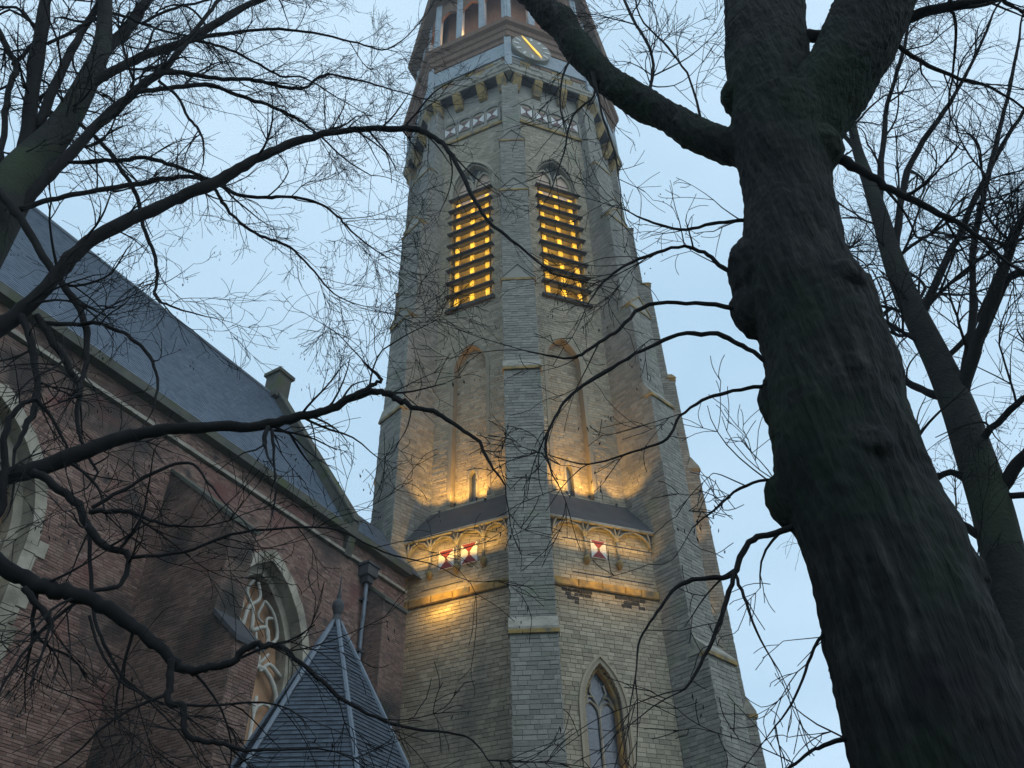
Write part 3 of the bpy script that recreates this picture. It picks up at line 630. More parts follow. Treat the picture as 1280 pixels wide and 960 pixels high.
# roof: slates as geometry in courses, ridge roll
ridge_d, ridge_z, eav_d, eav_z = -5.7, 28.45, .12, 19.1
RA, RB = SA, -3.35
sl_v = np.array([ridge_d-eav_d, ridge_z-eav_z]); sl_len = np.linalg.norm(sl_v); sl_v /= sl_len; sl_n = np.array([sl_v[1], -sl_v[0]])
if sl_n[0] < 0: sl_n = -sl_n
core = MB()
prof_ = [(eav_d, eav_z), (ridge_d, ridge_z), (2*ridge_d-eav_d, eav_z)]
V = []
for s in (RA, RB):
    for d, h in prof_: V.append(nf.p(s, h, d))
core.add(V, [(0, 3, 4, 1), (1, 4, 5, 2), (0, 1, 2), (3, 5, 4), (0, 2, 5, 3)]); roof = core.build('roof', 'slate_n', nave)
def slates(o, ux, up, nrm, x_fn, length, ex, w, m, parent, name, keep=None, lift=.012, single=None, xoff=0.0, thick=.008):
    """overlapping slates: o origin at the eaves, ux along the course, up along the slope, nrm outwards"""
    R = []; j = 0; y = 0.0
    while y < length-ex*.3:
        lo, hi = x_fn(y+ex*.5); off = (j % 2)*w*.5; x = math.floor(lo/w)*w+off-w
        while x < hi:
            a, b = max(x, lo), min(x+w, hi)
            if b-a > .02: R.append((a+.003, b-.003, y, min(y+ex*1.12, length)))
            x += w
        y += ex; j += 1
    R = np.array(R); n = len(R); jit = rng.uniform(-.003, .004, n)
    a, b, y0, y1 = R.T
    def p(x, y, h): return o+ux*x[:, None]+up*y[:, None]+nrm*h[:, None]
    hl = np.full(n, lift+thick)+jit; hu = np.full(n, thick*.4)
    V = np.stack([p(a, y0, hl), p(b, y0, hl), p(b, y1, hu), p(a, y1, hu), p(a, y0, hl-thick-lift*.6), p(b, y0, hl-thick-lift*.6)], 1)
    F = [(0, 1, 2, 3), (4, 5, 1, 0), (4, 0, 3), (1, 5, 2)]
    if single:
        idx = [i for i in range(n) if single((a[i]+b[i])/2, y0[i])][:300]
        full = {}
        for i in idx:
            c = V[i].mean(0); key = round((b[i]-a[i])/.02)
            if key in full:
                ob = full[key].copy(); COL.objects.link(ob); ob.location = c
            else:
                q = MB(); q.add(V[i]-c, F); ob = q.build('slate', m, parent); ob.location = c; full[key] = ob
        mask = np.ones(n, bool); mask[idx] = False; V = V[mask]; n = len(V)
    q = MB()
    FF = []
    for i in range(n): FF += [tuple(6*i+c for c in f_) for f_ in F]
    q.add(V.reshape(-1, 3), FF); return q.build(name, m, parent, kind='stuff')
nn3 = np.array([nn[0], nn[1], 0]); nd3 = np.array([nd[0], nd[1], 0]); zz3 = np.array([0, 0, 1.0])
slates(nf.p(0, eav_z, eav_d), nd3, nn3*sl_v[0]+zz3*sl_v[1], nn3*sl_n[0]+zz3*sl_n[1], lambda y: (RA, RB), sl_len, .17, .2, 'slate_n', roof, 'slating', lift=.02)
b = MB(); b.tube(nf.p([RA, RB], [ridge_z+.05]*2, [ridge_d]*2), .1, 8); b.build('ridge_roll', 'zinc', roof)
# gable parapet at the tower end, with its apex block
gp = MB(); th_ = .38
fg = Fr(P0+nd*(RB+.02), nd); su = float(fg.u[:2] @ nn)
poly = [(su*eav_d, 18.0), (su*(eav_d+.25), 19.4), (su*ridge_d, ridge_z+.55), (su*(2*ridge_d-eav_d-.25), 19.4), (su*(2*ridge_d-eav_d), 18.0)]
if su > 0: poly = poly[::-1]
poly2 = poly if sum((poly[i][0]*poly[(i+1) % 5][1]-poly[(i+1) % 5][0]*poly[i][1]) for i in range(5)) > 0 else poly[::-1]
gp.prism(fg, poly2, 0, th_); gab = gp.build('gable_parapet', 'gutter', nave)
b = MB()
for (d, z), (d2, z2) in (((eav_d+.3, 19.42), (ridge_d, ridge_z+.6)),):
    P = [nf.p(RB-.06, z, d), nf.p(RB+.46, z, d), nf.p(RB-.06, z2, d2), nf.p(RB+.46, z2, d2)]
    P += [p+np.array([0, 0, .14]) for p in P]
    b.add(P, [(0, 1, 3, 2), (4, 6, 7, 5), (0, 4, 5, 1), (2, 3, 7, 6), (0, 2, 6, 4), (1, 5, 7, 3)])
b.build('coping', 'gutter', gab)
b = MB(); b.boxes(nf, [(RB-.25, RB+.6, ridge_z-.2, ridge_z+1.25, ridge_d-.42, ridge_d+.42), (RB-.36, RB+.71, ridge_z+1.26, ridge_z+1.45, ridge_d-.53, ridge_d+.53)])
P = nf.p([RB-.3, RB+.65, RB+.65, RB-.3, RB+.17], [ridge_z+1.46]*4+[ridge_z+1.85], [ridge_d-.47, ridge_d-.47, ridge_d+.47, ridge_d+.47, ridge_d]); b.add(P, [(0, 1, 4), (1, 2, 4), (2, 3, 4), (3, 0, 4)])
b.build('apex_block', 'gutter', gab)
# low roof between the gable and the tower
b = MB(); P = [nf.p(RB+.4, 19.12, .1), nf.p(1.8, 19.12, .1), nf.p(1.8, 21.6, -1.6), nf.p(RB+.4, 21.6, -1.6), nf.p(1.8, 19.12, -3.4), nf.p(RB+.4, 19.12, -3.4)]
b.add(P, [(0, 1, 2, 3), (3, 2, 4, 5), (1, 4, 2), (0, 3, 5)]); lr = b.build('link_roof', 'slate_n', nave)
v2 = np.array([-1.7, 2.48]); l2 = np.linalg.norm(v2); v2 /= l2; n2 = np.array([v2[1], -v2[0]])
slates(nf.p(0, 19.12, .1), nd3, nn3*v2[0]+zz3*v2[1], nn3*n2[0]+zz3*n2[1], lambda y: (RB+.42, 1.8), l2, .17, .2, 'slate_n', lr, 'slating', lift=.02)
# closing walls of the nave
one(Fr(P0+nn*(2*ridge_d), -nn), 'rear_wall', 'bmortar', nave, (-SB, -SA, -.2, 18.9, -.5, 0))
# downpipe with hopper head
dp = MB(); dp.tube(nf.p([-2.05, -2.05, -1.98, -1.98, -1.98], [17.4, 16.0, 15.6, 14.0, 3.0], [.22, .22, .14, .14, .14]), .075, 8)
pipe = dp.build('downpipe', 'zinc', nave)
b = MB(); b.boxes(nf, [(-2.35, -1.75, 17.55, 17.95, .02, .5), (-2.42, -1.68, 17.96, 18.06, .0, .56), (-2.22, -1.88, 17.3, 17.54, .08, .4)]); b.build('hopper_head', 'lead', pipe)
for z in (16.6, 14.6, 12.0, 9.5): one(nf, 'pipe_clip', 'lead', pipe, (-2.16, -1.86, z, z+.1, 0, .26))
# ------------------------------------------------------------------ pyramid-roofed turret before the nave
tx = at(421, 772, 1.0); rr = ray(421, 772); TA = CAM+rr*(17.5/rr[1]); tk = .54; ps = R_(-58); NS = 6; drop = TA[2]-5.4
tur = thing('turret', 'small turret with steep six-sided slate roof and ball finial before the nave', 'turret')
cs = [TA+np.array([tk*math.cos(ps+i*math.pi/3), tk*math.sin(ps+i*math.pi/3), -1])*drop for i in range(NS)]
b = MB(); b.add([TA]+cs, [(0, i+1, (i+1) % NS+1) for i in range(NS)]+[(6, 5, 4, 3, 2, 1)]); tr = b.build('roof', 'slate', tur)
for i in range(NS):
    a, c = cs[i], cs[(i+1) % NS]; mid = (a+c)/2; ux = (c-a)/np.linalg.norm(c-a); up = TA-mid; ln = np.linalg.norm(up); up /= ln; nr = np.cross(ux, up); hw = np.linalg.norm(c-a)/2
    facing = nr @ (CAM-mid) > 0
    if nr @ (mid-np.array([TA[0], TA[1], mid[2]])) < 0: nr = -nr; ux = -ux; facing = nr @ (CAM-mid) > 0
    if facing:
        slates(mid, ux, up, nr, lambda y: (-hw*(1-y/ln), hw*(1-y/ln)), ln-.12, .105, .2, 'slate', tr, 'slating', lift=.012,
               single=(lambda x, y: 1.9 < y < 3.1))
for i in range(NS):
    b = MB(); b.tube([cs[i]+np.array([0, 0, .03]), cs[i]*.03+TA*.97+np.array([0, 0, .03])], .055, 7); b.build('hip_roll', 'zinc', tr)
b = MB(); hz = np.array([0, 0, 1.0])
b.tube([TA+hz*q for q in (-.25, -.1, .02, .08, .1, .14, .2, .27, .34, .39, .42, .46, .5, .56, .62, .7, .9, 1.1)], [.17, .12, .085, .075, .1, .1, .125, .14, .125, .1, .06, .05, .06, .045, .03, .022, .014, .004], 12); b.build('finial', 'lead', tur, smooth=True)
fb = [c-np.array([0, 0, .05]) for c in cs]; cen = np.array([TA[0], TA[1], 0]); wl = [cen+(np.array([c[0], c[1], 0])-cen)*.92 for c in cs]
b = MB(); b.add([*(w+hz*-.1 for w in wl), *(w+hz*5.38 for w in wl)], [(i, (i+1) % NS, (i+1) % NS+NS, i+NS) for i in range(NS)]); b.build('wall', 'brick_d', tur)
b = MB(); b.add([*(c-hz*.16 for c in cs), *(c-hz*.02 for c in cs)], [(i, (i+1) % NS, (i+1) % NS+NS, i+NS) for i in range(NS)]+[(5, 4, 3, 2, 1, 0)]); b.build('eaves_board', 'gutter', tur)
# ------------------------------------------------------------------ trees
def polyline(pts, d0, d1, n_per=4, wig=.0):
    """traced pixels (x, y, width) + distances -> smooth 3D polyline and radii"""
    P = []; r = []; m_ = len(pts)
    for i, (x, y, w) in enumerate(pts):
        p = at(x, y, d0+(d1-d0)*i/max(1, m_-1)); P.append(p); r.append(w*.5/FPX*depth(p))
    P = np.array(P); r = np.array(r); out = []; ro = []
    for i in range(m_-1):
        p0, p1, p2, p3 = P[max(0, i-1)], P[i], P[i+1], P[min(m_-1, i+2)]
        for j in range(n_per):
            f_ = j/n_per; out.append(.5*(2*p1+(p2-p0)*f_+(2*p0-5*p1+4*p2-p3)*f_**2+(3*p1-p0-3*p2+p3)*f_**3)); ro.append(r[i]+(r[i+1]-r[i])*f_)
    out.append(P[-1]); ro.append(r[-1]); out = np.array(out)
    if wig: out[1:-1] += rng.normal(0, wig, out[1:-1].shape)
    return out, np.array(ro)
def unit(v): return v/(np.linalg.norm(v)+1e-12)
class Twigs:
    def __init__(s): s.big = MB(); s.fine = MB(); s.count = 0; s.seeds = []
    def grow(s, p, d, ln, r, lvl, droop):
        n = int(min(14, max(5, ln/.09))); st = ln/n; P = [p]; dd = d.copy(); turn = rng.normal(0, .07, 3)
        for i in range(n):
            if rng.random() < .3: turn = rng.normal(0, .10, 3)
            kick = rng.normal(0, .28, 3) if rng.random() < .12 else 0
            dd = unit(dd+turn+kick+rng.normal(0, .035, 3)+np.array([0, 0, droop])); p = p+dd*st; P.append(p)
        P = np.array(P); rad = np.linspace(r, max(.0024, r*.35), n+1)
        (s.big if r > .008 else s.fine).tube(P, rad, 5 if r > .008 else 3, cap=False); s.count += 1
        if lvl > 0:
            k = rng.poisson(ln*(3.9 if lvl > 1 else 3.6))+1
            for _ in range(k):
                i = rng.integers(max(1, n//6), n+1); tdir = unit(P[i]-P[i-1]); side = unit(np.cross(tdir, rng.normal(0, 1, 3)))
                a = rng.uniform(.35, .95); nd_ = unit(tdir*math.cos(a)+side*math.sin(a))
                s.grow(P[i], nd_, max(.16, ln*rng.uniform(.35, .8)*(1.15-.5*i/n)), max(.0025, rad[i]*rng.uniform(.5, .8)), lvl-1, droop+rng.normal(0, .015))
        elif rng.random() < .14: s.seeds.append(P[-1])
    def along(s, P, R, per_m, ln, lvl, droop=-.01, t0=.1, bias=None):
        seg = np.linalg.norm(np.diff(P, axis=0), axis=1); L_ = seg.sum(); k = int(L_*per_m+rng.random())
        for _ in range(k):
            i = rng.integers(int(len(P)*t0), len(P)-1)+1 if len(P) > 3 else 1
            i = min(i, len(P)-1); tdir = unit(P[i]-P[i-1]); side = unit(np.cross(tdir, rng.normal(0, 1, 3)))
            if bias is not None: side = unit(side+bias)
            a = rng.uniform(.4, 1.1); l_ = ln*rng.uniform(.5, 1.7)
            s.grow(P[i], unit(tdir*math.cos(a)+side*math.sin(a)), l_, min(max(.004, R[i]*rng.uniform(.3, .55)), .005+.0125*l_), lvl, droop+rng.normal(0, .02))
    def build(s, tree):
        if s.big.c: s.big.build('twigs', 'twig', tree, kind='stuff')
        for p in s.seeds:
            for _ in range(rng.integers(2, 6)):
                q = p+rng.normal(0, .035, 3)-np.array([0, 0, rng.uniform(0, .08)]); a = unit(rng.normal(0, 1, 3))*.006; l_ = np.array([rng.normal(0, .008), rng.normal(0, .008), -rng.uniform(.02, .045)])
                c = np.cross(a, l_); c = unit(c)*.005
                s.fine.add([q, q+l_*.5+a, q+l_, q+l_*.5-a, q+l_*.5+c], [(0, 1, 4), (1, 2, 4), (2, 3, 4), (3, 0, 4)])
        if s.fine.c: s.fine.build('fine_twigs', 'twig', tree, kind='stuff')
def branch_set(tree, tw, specs, bark, dens=1.0, d_scale=1.0):
    for sp in specs:
        pts, d0, d1 = sp[0], sp[1], sp[2]; per, ln, lvl = (sp[3] if len(sp) > 3 else (3.0, .7, 2))
        P, R = polyline(pts, d0, d1, 5, wig=.0); R = R*.72
        R = R*(1+.035*np.sin(np.arange(len(R))*1.7+rng.uniform(0, 6)))
        if len(P) > 6: P[2:-1] += rng.normal(0, 1, P[2:-1].shape)*np.minimum(.006, R[2:-1, None]*.25)
        if len(P) > 8:
            jag = np.convolve(rng.normal(0, 1, len(P)), [.25, .5, .25], 'same'); P[2:-1] += (unit(rng.normal(0, 1, 3))*jag[2:-1, None]*np.minimum(.012, R[2:-1]*.45)[:, None]); R = R*(1+.08*np.convolve(rng.normal(0, 1, len(P)), [.3, .4, .3], 'same'))
        b = MB(); b.tube(P, R, 10 if R.max() > .03 else 7); o = b.build('branch', bark, tree, smooth=True)
        tw.along(P, R, per*dens, ln, lvl)
        tw.grow(P[-1], unit(P[-1]-P[-2]), ln*1.3, R[-1], 2, -.01)
# --- broad old tree beside the path
old = thing('bare_tree', 'thick knobbly mossy tree trunk forking high up, beside the church', 'tree')
TR = [(1187, 960, 243), (1171, 900, 236), (1140, 800, 218), (1104, 690, 200), (1066, 600, 186), (1051, 540, 178), (1042, 470, 165), (1021, 400, 152), (1000, 345, 140), (991, 300, 124), (986, 240, 114), (978, 190, 122), (977, 150, 130)]
P, R = polyline(TR, 4.5, 4.55, 5); R *= .95
base = np.array([[P[0][0]+.02, P[0][1], z] for z in np.linspace(0, P[0][2]*.8, 6)]); rb_ = np.linspace(R[0]*1.7, R[0]*1.02, 6)**1.0
tb = MB(); tb.tube(np.concatenate([base, P]), np.concatenate([rb_, R]), 28)
def stem(pts, d0, d1, k=.95):
    P, R = polyline(pts, d0, d1, 5); tb.tube(P, R*k, 20); return P, R*k
ST1 = stem([(975, 195, 90), (963, 120, 104), (957, 60, 104), (955, 0, 100), (950, -120, 92), (940, -300, 80)], 4.55, 4.9)
ST2 = stem([(988, 190, 80), (1030, 125, 96), (1068, 62, 100), (1095, 0, 98), (1130, -100, 90), (1180, -280, 78)], 4.55, 5.0)
ST3 = stem([(975, 215, 44), (930, 190, 60), (880, 172, 56), (820, 138, 50), (770, 108, 48), (732, 72, 47), (700, 28, 50), (672, 2, 46), (640, -45, 40), (600, -130, 30)], 4.55, 4.3, .74)
def knob(px, py, w, dist, sq=1.0):
    p = at(px, py, dist); r = w*.5/FPX*depth(p)
    tb.tube([p+np.array([0, 0, -r*sq]), p+np.array([0, 0, -r*.72*sq]), p+np.array([0, 0, -r*.3*sq]), p+np.array([0, 0, r*.3*sq]), p+np.array([0, 0, r*.72*sq]), p+np.array([0, 0, r*sq])], [r*.15, r*.68, r*.95, r*.95, r*.68, r*.15], 14)
knob(952, 345, 84, 4.5, 1.5); knob(928, 122, 52, 4.55, 1.1); knob(946, 385, 60, 4.5, 1.5); knob(1062, 368, 62, 4.5, 1.8); knob(1088, 438, 60, 4.48, 1.8); knob(1132, 600, 74, 4.45, 1.8); knob(985, 625, 48, 4.45, 1.8)
knob(1060, 345, 40, 4.3, 1.3); knob(1092, 560, 60, 4.22); knob(1022, 186, 60, 4.55, 1.3); knob(1060, 470, 70, 4.28, .9); knob(1205, 720, 60, 4.5, 1.3); knob(972, 505, 40, 4.5, 2.2)
for i in range(70):      # rough lumps along the heavy limb
    q = rng.integers(8, len(ST3[0])-12); p = ST3[0][q]+unit(rng.normal(0, 1, 3)+np.array([0, 0, .8]))*ST3[1][q]*.95; r = rng.uniform(.018, .042)
    tb.tube([p-np.array([0, 0, r]), p-np.array([0, 0, r*.5]), p+np.array([0, 0, r*.5]), p+np.array([0, 0, r])], [r*.3, r, r*.9, r*.3], 7)
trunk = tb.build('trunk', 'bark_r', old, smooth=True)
md = trunk.modifiers.new('remesh', 'REMESH'); md.mode = 'VOXEL'; md.voxel_size = .016; md.use_smooth_shade = True
md = trunk.modifiers.new('smooth', 'SMOOTH'); md.iterations = 3; md.factor = .5
from mathutils import noise as mnoise
bpy.context.view_layer.update()
ev_ = trunk.evaluated_get(bpy.context.evaluated_depsgraph_get()); nm_ = bpy.data.meshes.new_from_object(ev_)
cn_ = np.empty(len(nm_.vertices)*3); nm_.vertices.foreach_get('co', cn_); cn_ = cn_.reshape(-1, 3); no_ = np.empty(len(nm_.vertices)*3); nm_.vertices.foreach_get('normal', no_); no_ = no_.reshape(-1, 3)
dsp = np.empty(len(cn_))
for i, c in enumerate(cn_):
    q = Vector((c[0]*15, c[1]*15, c[2]*2.6)); w_ = Vector((c[0]*4, c[1]*4, c[2]*2.4))
    a1 = mnoise.noise(q+w_*.35); a2 = mnoise.noise(q*2.1)
    dsp[i] = .032*mnoise.noise(w_)+.011*(1-2.2*abs(a1))+.006*a2+.008*mnoise.noise(Vector(c)*18)
cn_ += no_*dsp[:, None]; nm_.vertices.foreach_set('co', cn_.ravel()); nm_.update()
trunk.modifiers.clear(); trunk.data = nm_; nm_.polygons.foreach_set('use_smooth', [True]*len(nm_.polygons))
if not nm_.materials: nm_.materials.append(MT['bark_r'])
tw = Twigs()
B_OLD = [
 ([(935, 386, 9), (870, 379, 7), (812, 381, 7), (775, 410, 6), (745, 432, 6), (716, 447, 5), (690, 445, 4), (655, 438, 2)], 4.5, 4.0, (1.7, .36, 2)),
 ([(972, 462, 10), (935, 436, 9), (905, 421, 9), (858, 416, 8), (812, 434, 7), (765, 460, 6), (722, 487, 6), (697, 515, 5), (682, 555, 5), (690, 590, 3), (701, 612, 2)], 4.5, 4.0, (1.8, .4, 2)),
 ([(935, 276, 7), (890, 280, 6), (850, 287, 5), (810, 276, 4), (780, 262, 2)], 4.5, 4.2, (6, .45, 2)),
 ([(910, 338, 8), (885, 318, 7), (855, 308, 6), (815, 318, 6), (785, 330, 5), (755, 352, 4), (735, 380, 2)], 4.5, 4.1, (5, .45, 2)),
 ([(1000, 660, 13), (960, 668, 11), (932, 682, 11), (916, 718, 11), (880, 723, 8), (846, 733, 7), (822, 765, 5), (800, 800, 4), (795, 840, 3), (788, 880, 2)], 4.45, 4.0, (1.7, .36, 2)),
 ([(918, 715, 9), (905, 760, 8), (890, 800, 7), (865, 850, 5), (850, 865, 3)], 4.2, 4.1, (2.2, .3, 2)),
 ([(918, 715, 7), (930, 745, 6), (945, 790, 4), (975, 840, 2)], 4.2, 4.1, (2.4, .3, 2)),
 ([(970, 482, 8), (925, 487, 7), (885, 497, 6), (850, 520, 5), (835, 548, 5), (790, 565, 4), (735, 580, 3), (690, 570, 2)], 4.5, 4.0, (1.7, .36, 2)),
 ([(968, 600, 6), (925, 610, 5), (890, 640, 4), (865, 660, 2)], 4.5, 4.2, (8, .4, 2)),
 ([(1065, 925, 10), (1030, 932, 8), (1005, 945, 6), (980, 965, 5)], 4.5, 4.3, (4, .35, 2)),
 ([(1035, 790, 6), (1010, 830, 5), (990, 880, 4), (960, 920, 2)], 4.5, 4.3, (4, .35, 2)),
 ([(740, 90, 5), (742, 120, 4), (716, 145, 4), (705, 190, 3), (690, 235, 2)], 4.35, 4.3, (5, .4, 1)),
 ([(742, 88, 5), (752, 140, 4), (768, 190, 3), (776, 240, 2)], 4.35, 4.3, (5, .4, 1)),
 ([(722, 60, 4), (705, 90, 4), (700, 130, 3), (708, 165, 2)], 4.35, 4.3, (5, .4, 1)),
 ([(810, 128, 6), (815, 70, 5), (790, 20, 5), (762, -40, 4)], 4.4, 4.6, (5, .5, 2)),
 ([(880, 165, 5), (862, 100, 4), (835, 60, 4), (800, 20, 3), (790, -30, 2)], 4.45, 4.6, (5, .5, 2)),
 ([(1035, 188, 20), (1075, 212, 16), (1115, 236, 13), (1165, 262, 11), (1215, 290, 8), (1262, 330, 5), (1300, 350, 3)], 4.6, 5.4, (4, .6, 2)),
 ([(985, 48, 22), (1020, 46, 22), (1060, 42, 20), (1110, 30, 20), (1160, 14, 19), (1220, 3, 18), (1290, -14, 15)], 4.7, 5.4, (4, .7, 2)),
 ([(1090, 30, 10), (1140, 70, 8), (1190, 95, 7), (1240, 110, 5), (1300, 150, 3)], 4.9, 5.5, (6, .6, 2)),
]
for sp in B_OLD:
    x, y, w = sp[0][0]
    if 890 < x < 1070 and y > 200 and x != 918: sp[0].insert(0, (x+55, y+14, w*1.5))
branch_set(old, tw, B_OLD, 'twig')
tw.build(old)
# --- young tree standing farther behind it
slim = thing('bare_tree', 'slender bare tree with rising limbs behind the mossy trunk', 'tree')
P, R = polyline([(1300, 900, 82), (1278, 800, 72), (1255, 700, 66), (1238, 630, 62), (1215, 560, 56), (1196, 505, 50), (1172, 450, 42), (1140, 385, 36), (1118, 330, 32), (1100, 270, 26), (1085, 225, 20), (1070, 180, 15), (1062, 120, 10), (1075, 60, 6)], 10.5, 11.5, 5); R = R*.8
base = np.array([[P[0][0]+.3*(1-z/P[0][2]), P[0][1], z] for z in np.linspace(0, P[0][2]*.9, 5)])
b = MB(); b.tube(np.concatenate([base, P]), np.concatenate([np.linspace(R[0]*1.5, R[0]*1.02, 5), R]), 14); b.build('trunk', 'bark_l', slim, smooth=True)
tw = Twigs(); tw.along(P, R, 1.6, 1.6, 3, t0=.4)
big = (1.5, 1.15, 3)
B_SLIM = [
 ([(1240, 625, 24), (1262, 595, 24), (1290, 560, 22), (1320, 520, 18)], 10.8, 10.6, big),
 ([(1200, 505, 22), (1222, 430, 20), (1240, 375, 22), (1255, 330, 17), (1272, 285, 13), (1295, 230, 9)], 10.9, 10.2, big),
 ([(1228, 420, 14), (1260, 348, 14), (1290, 340, 12), (1330, 330, 9)], 10.8, 10.4, big),
 ([(1195, 500, 18), (1160, 490, 14), (1128, 470, 12), (1105, 420, 11), (1085, 370, 10), (1062, 325, 9)], 10.9, 11.4, big),
 ([(1200, 515, 16), (1208, 450, 15), (1217, 390, 13), (1216, 320, 11), (1228, 250, 10), (1245, 180, 8), (1262, 110, 6), (1275, 40, 4)], 10.9, 11.5, big),
 ([(1150, 400, 15), (1180, 330, 12), (1205, 280, 11), (1235, 215, 9), (1265, 160, 7), (1300, 110, 5)], 11, 11.8, big),
 ([(1118, 330, 14), (1124, 270, 12), (1140, 200, 10), (1180, 140, 8), (1215, 80, 6), (1240, 20, 4)], 11.1, 11.8, big),
 ([(1100, 268, 12), (1102, 200, 10), (1110, 130, 8), (1130, 60, 6), (1140, -10, 4)], 11.2, 11.9, big),
 ([(1080, 200, 10), (1050, 160, 7), (1035, 110, 5), (1030, 60, 3)], 11.3, 11.9, big),
 ([(1250, 690, 16), (1210, 660, 14), (1185, 640, 12), (1150, 605, 8)], 10.7, 10.3, big),
 ([(1236, 630, 13), (1195, 592, 12), (1160, 604, 9), (1140, 606, 6)], 10.8, 10.4, big),
 ([(1262, 620, 12), (1300, 615, 10), (1330, 590, 8)], 10.7, 10.5, big),
 ([(1220, 560, 14), (1255, 520, 12), (1290, 488, 9)], 10.8, 10.2, big),
 ([(1175, 455, 10), (1210, 420, 8), (1250, 350, 7), (1290, 345, 5)], 10.9, 11.6, big),
 ([(1262, 800, 9), (1250, 780, 8), (1225, 720, 7), (1200, 705, 5)], 10.5, 10.2, big),
]
branch_set(slim, tw, B_SLIM, 'twig'); tw.build(slim)
# --- spreading tree before the nave
spread = thing('bare_tree', 'spreading bare tree with long sweeping limbs in front of the brick nave', 'tree')
zz = lambda L_: [(x/2.37, y/2.37, w/2.37) for x, y, w in L_]
Pt, Rt = polyline([(-330, 1010, 150), (-260, 800, 140), (-180, 600, 128), (-105, 440, 112), (-50, 345, 98), (0, 262, 78), (30, 212, 64), (78, 158, 46), (112, 96, 34), (128, 55, 28), (132, 0, 22), (136, -80, 16)], 7.6, 8.3, 6); Rt = Rt*.74
base = np.array([[Pt[0][0]-.1*(1-z/Pt[0][2]), Pt[0][1], z] for z in np.linspace(0, max(.1, Pt[0][2]*.85), 5)])
b = MB(); b.tube(np.concatenate([base, Pt]), np.concatenate([np.linspace(Rt[0]*1.5, Rt[0]*1.02, 5), Rt]), 18); b.build('trunk', 'bark_l', spread, smooth=True)
tw = Twigs(); tw.along(Pt, Rt, 1.5, .9, 3, t0=.5)
up_ = (3.2, .85, 3); md_ = (3.4, .75, 3); lo_ = (2.8, .6, 2)
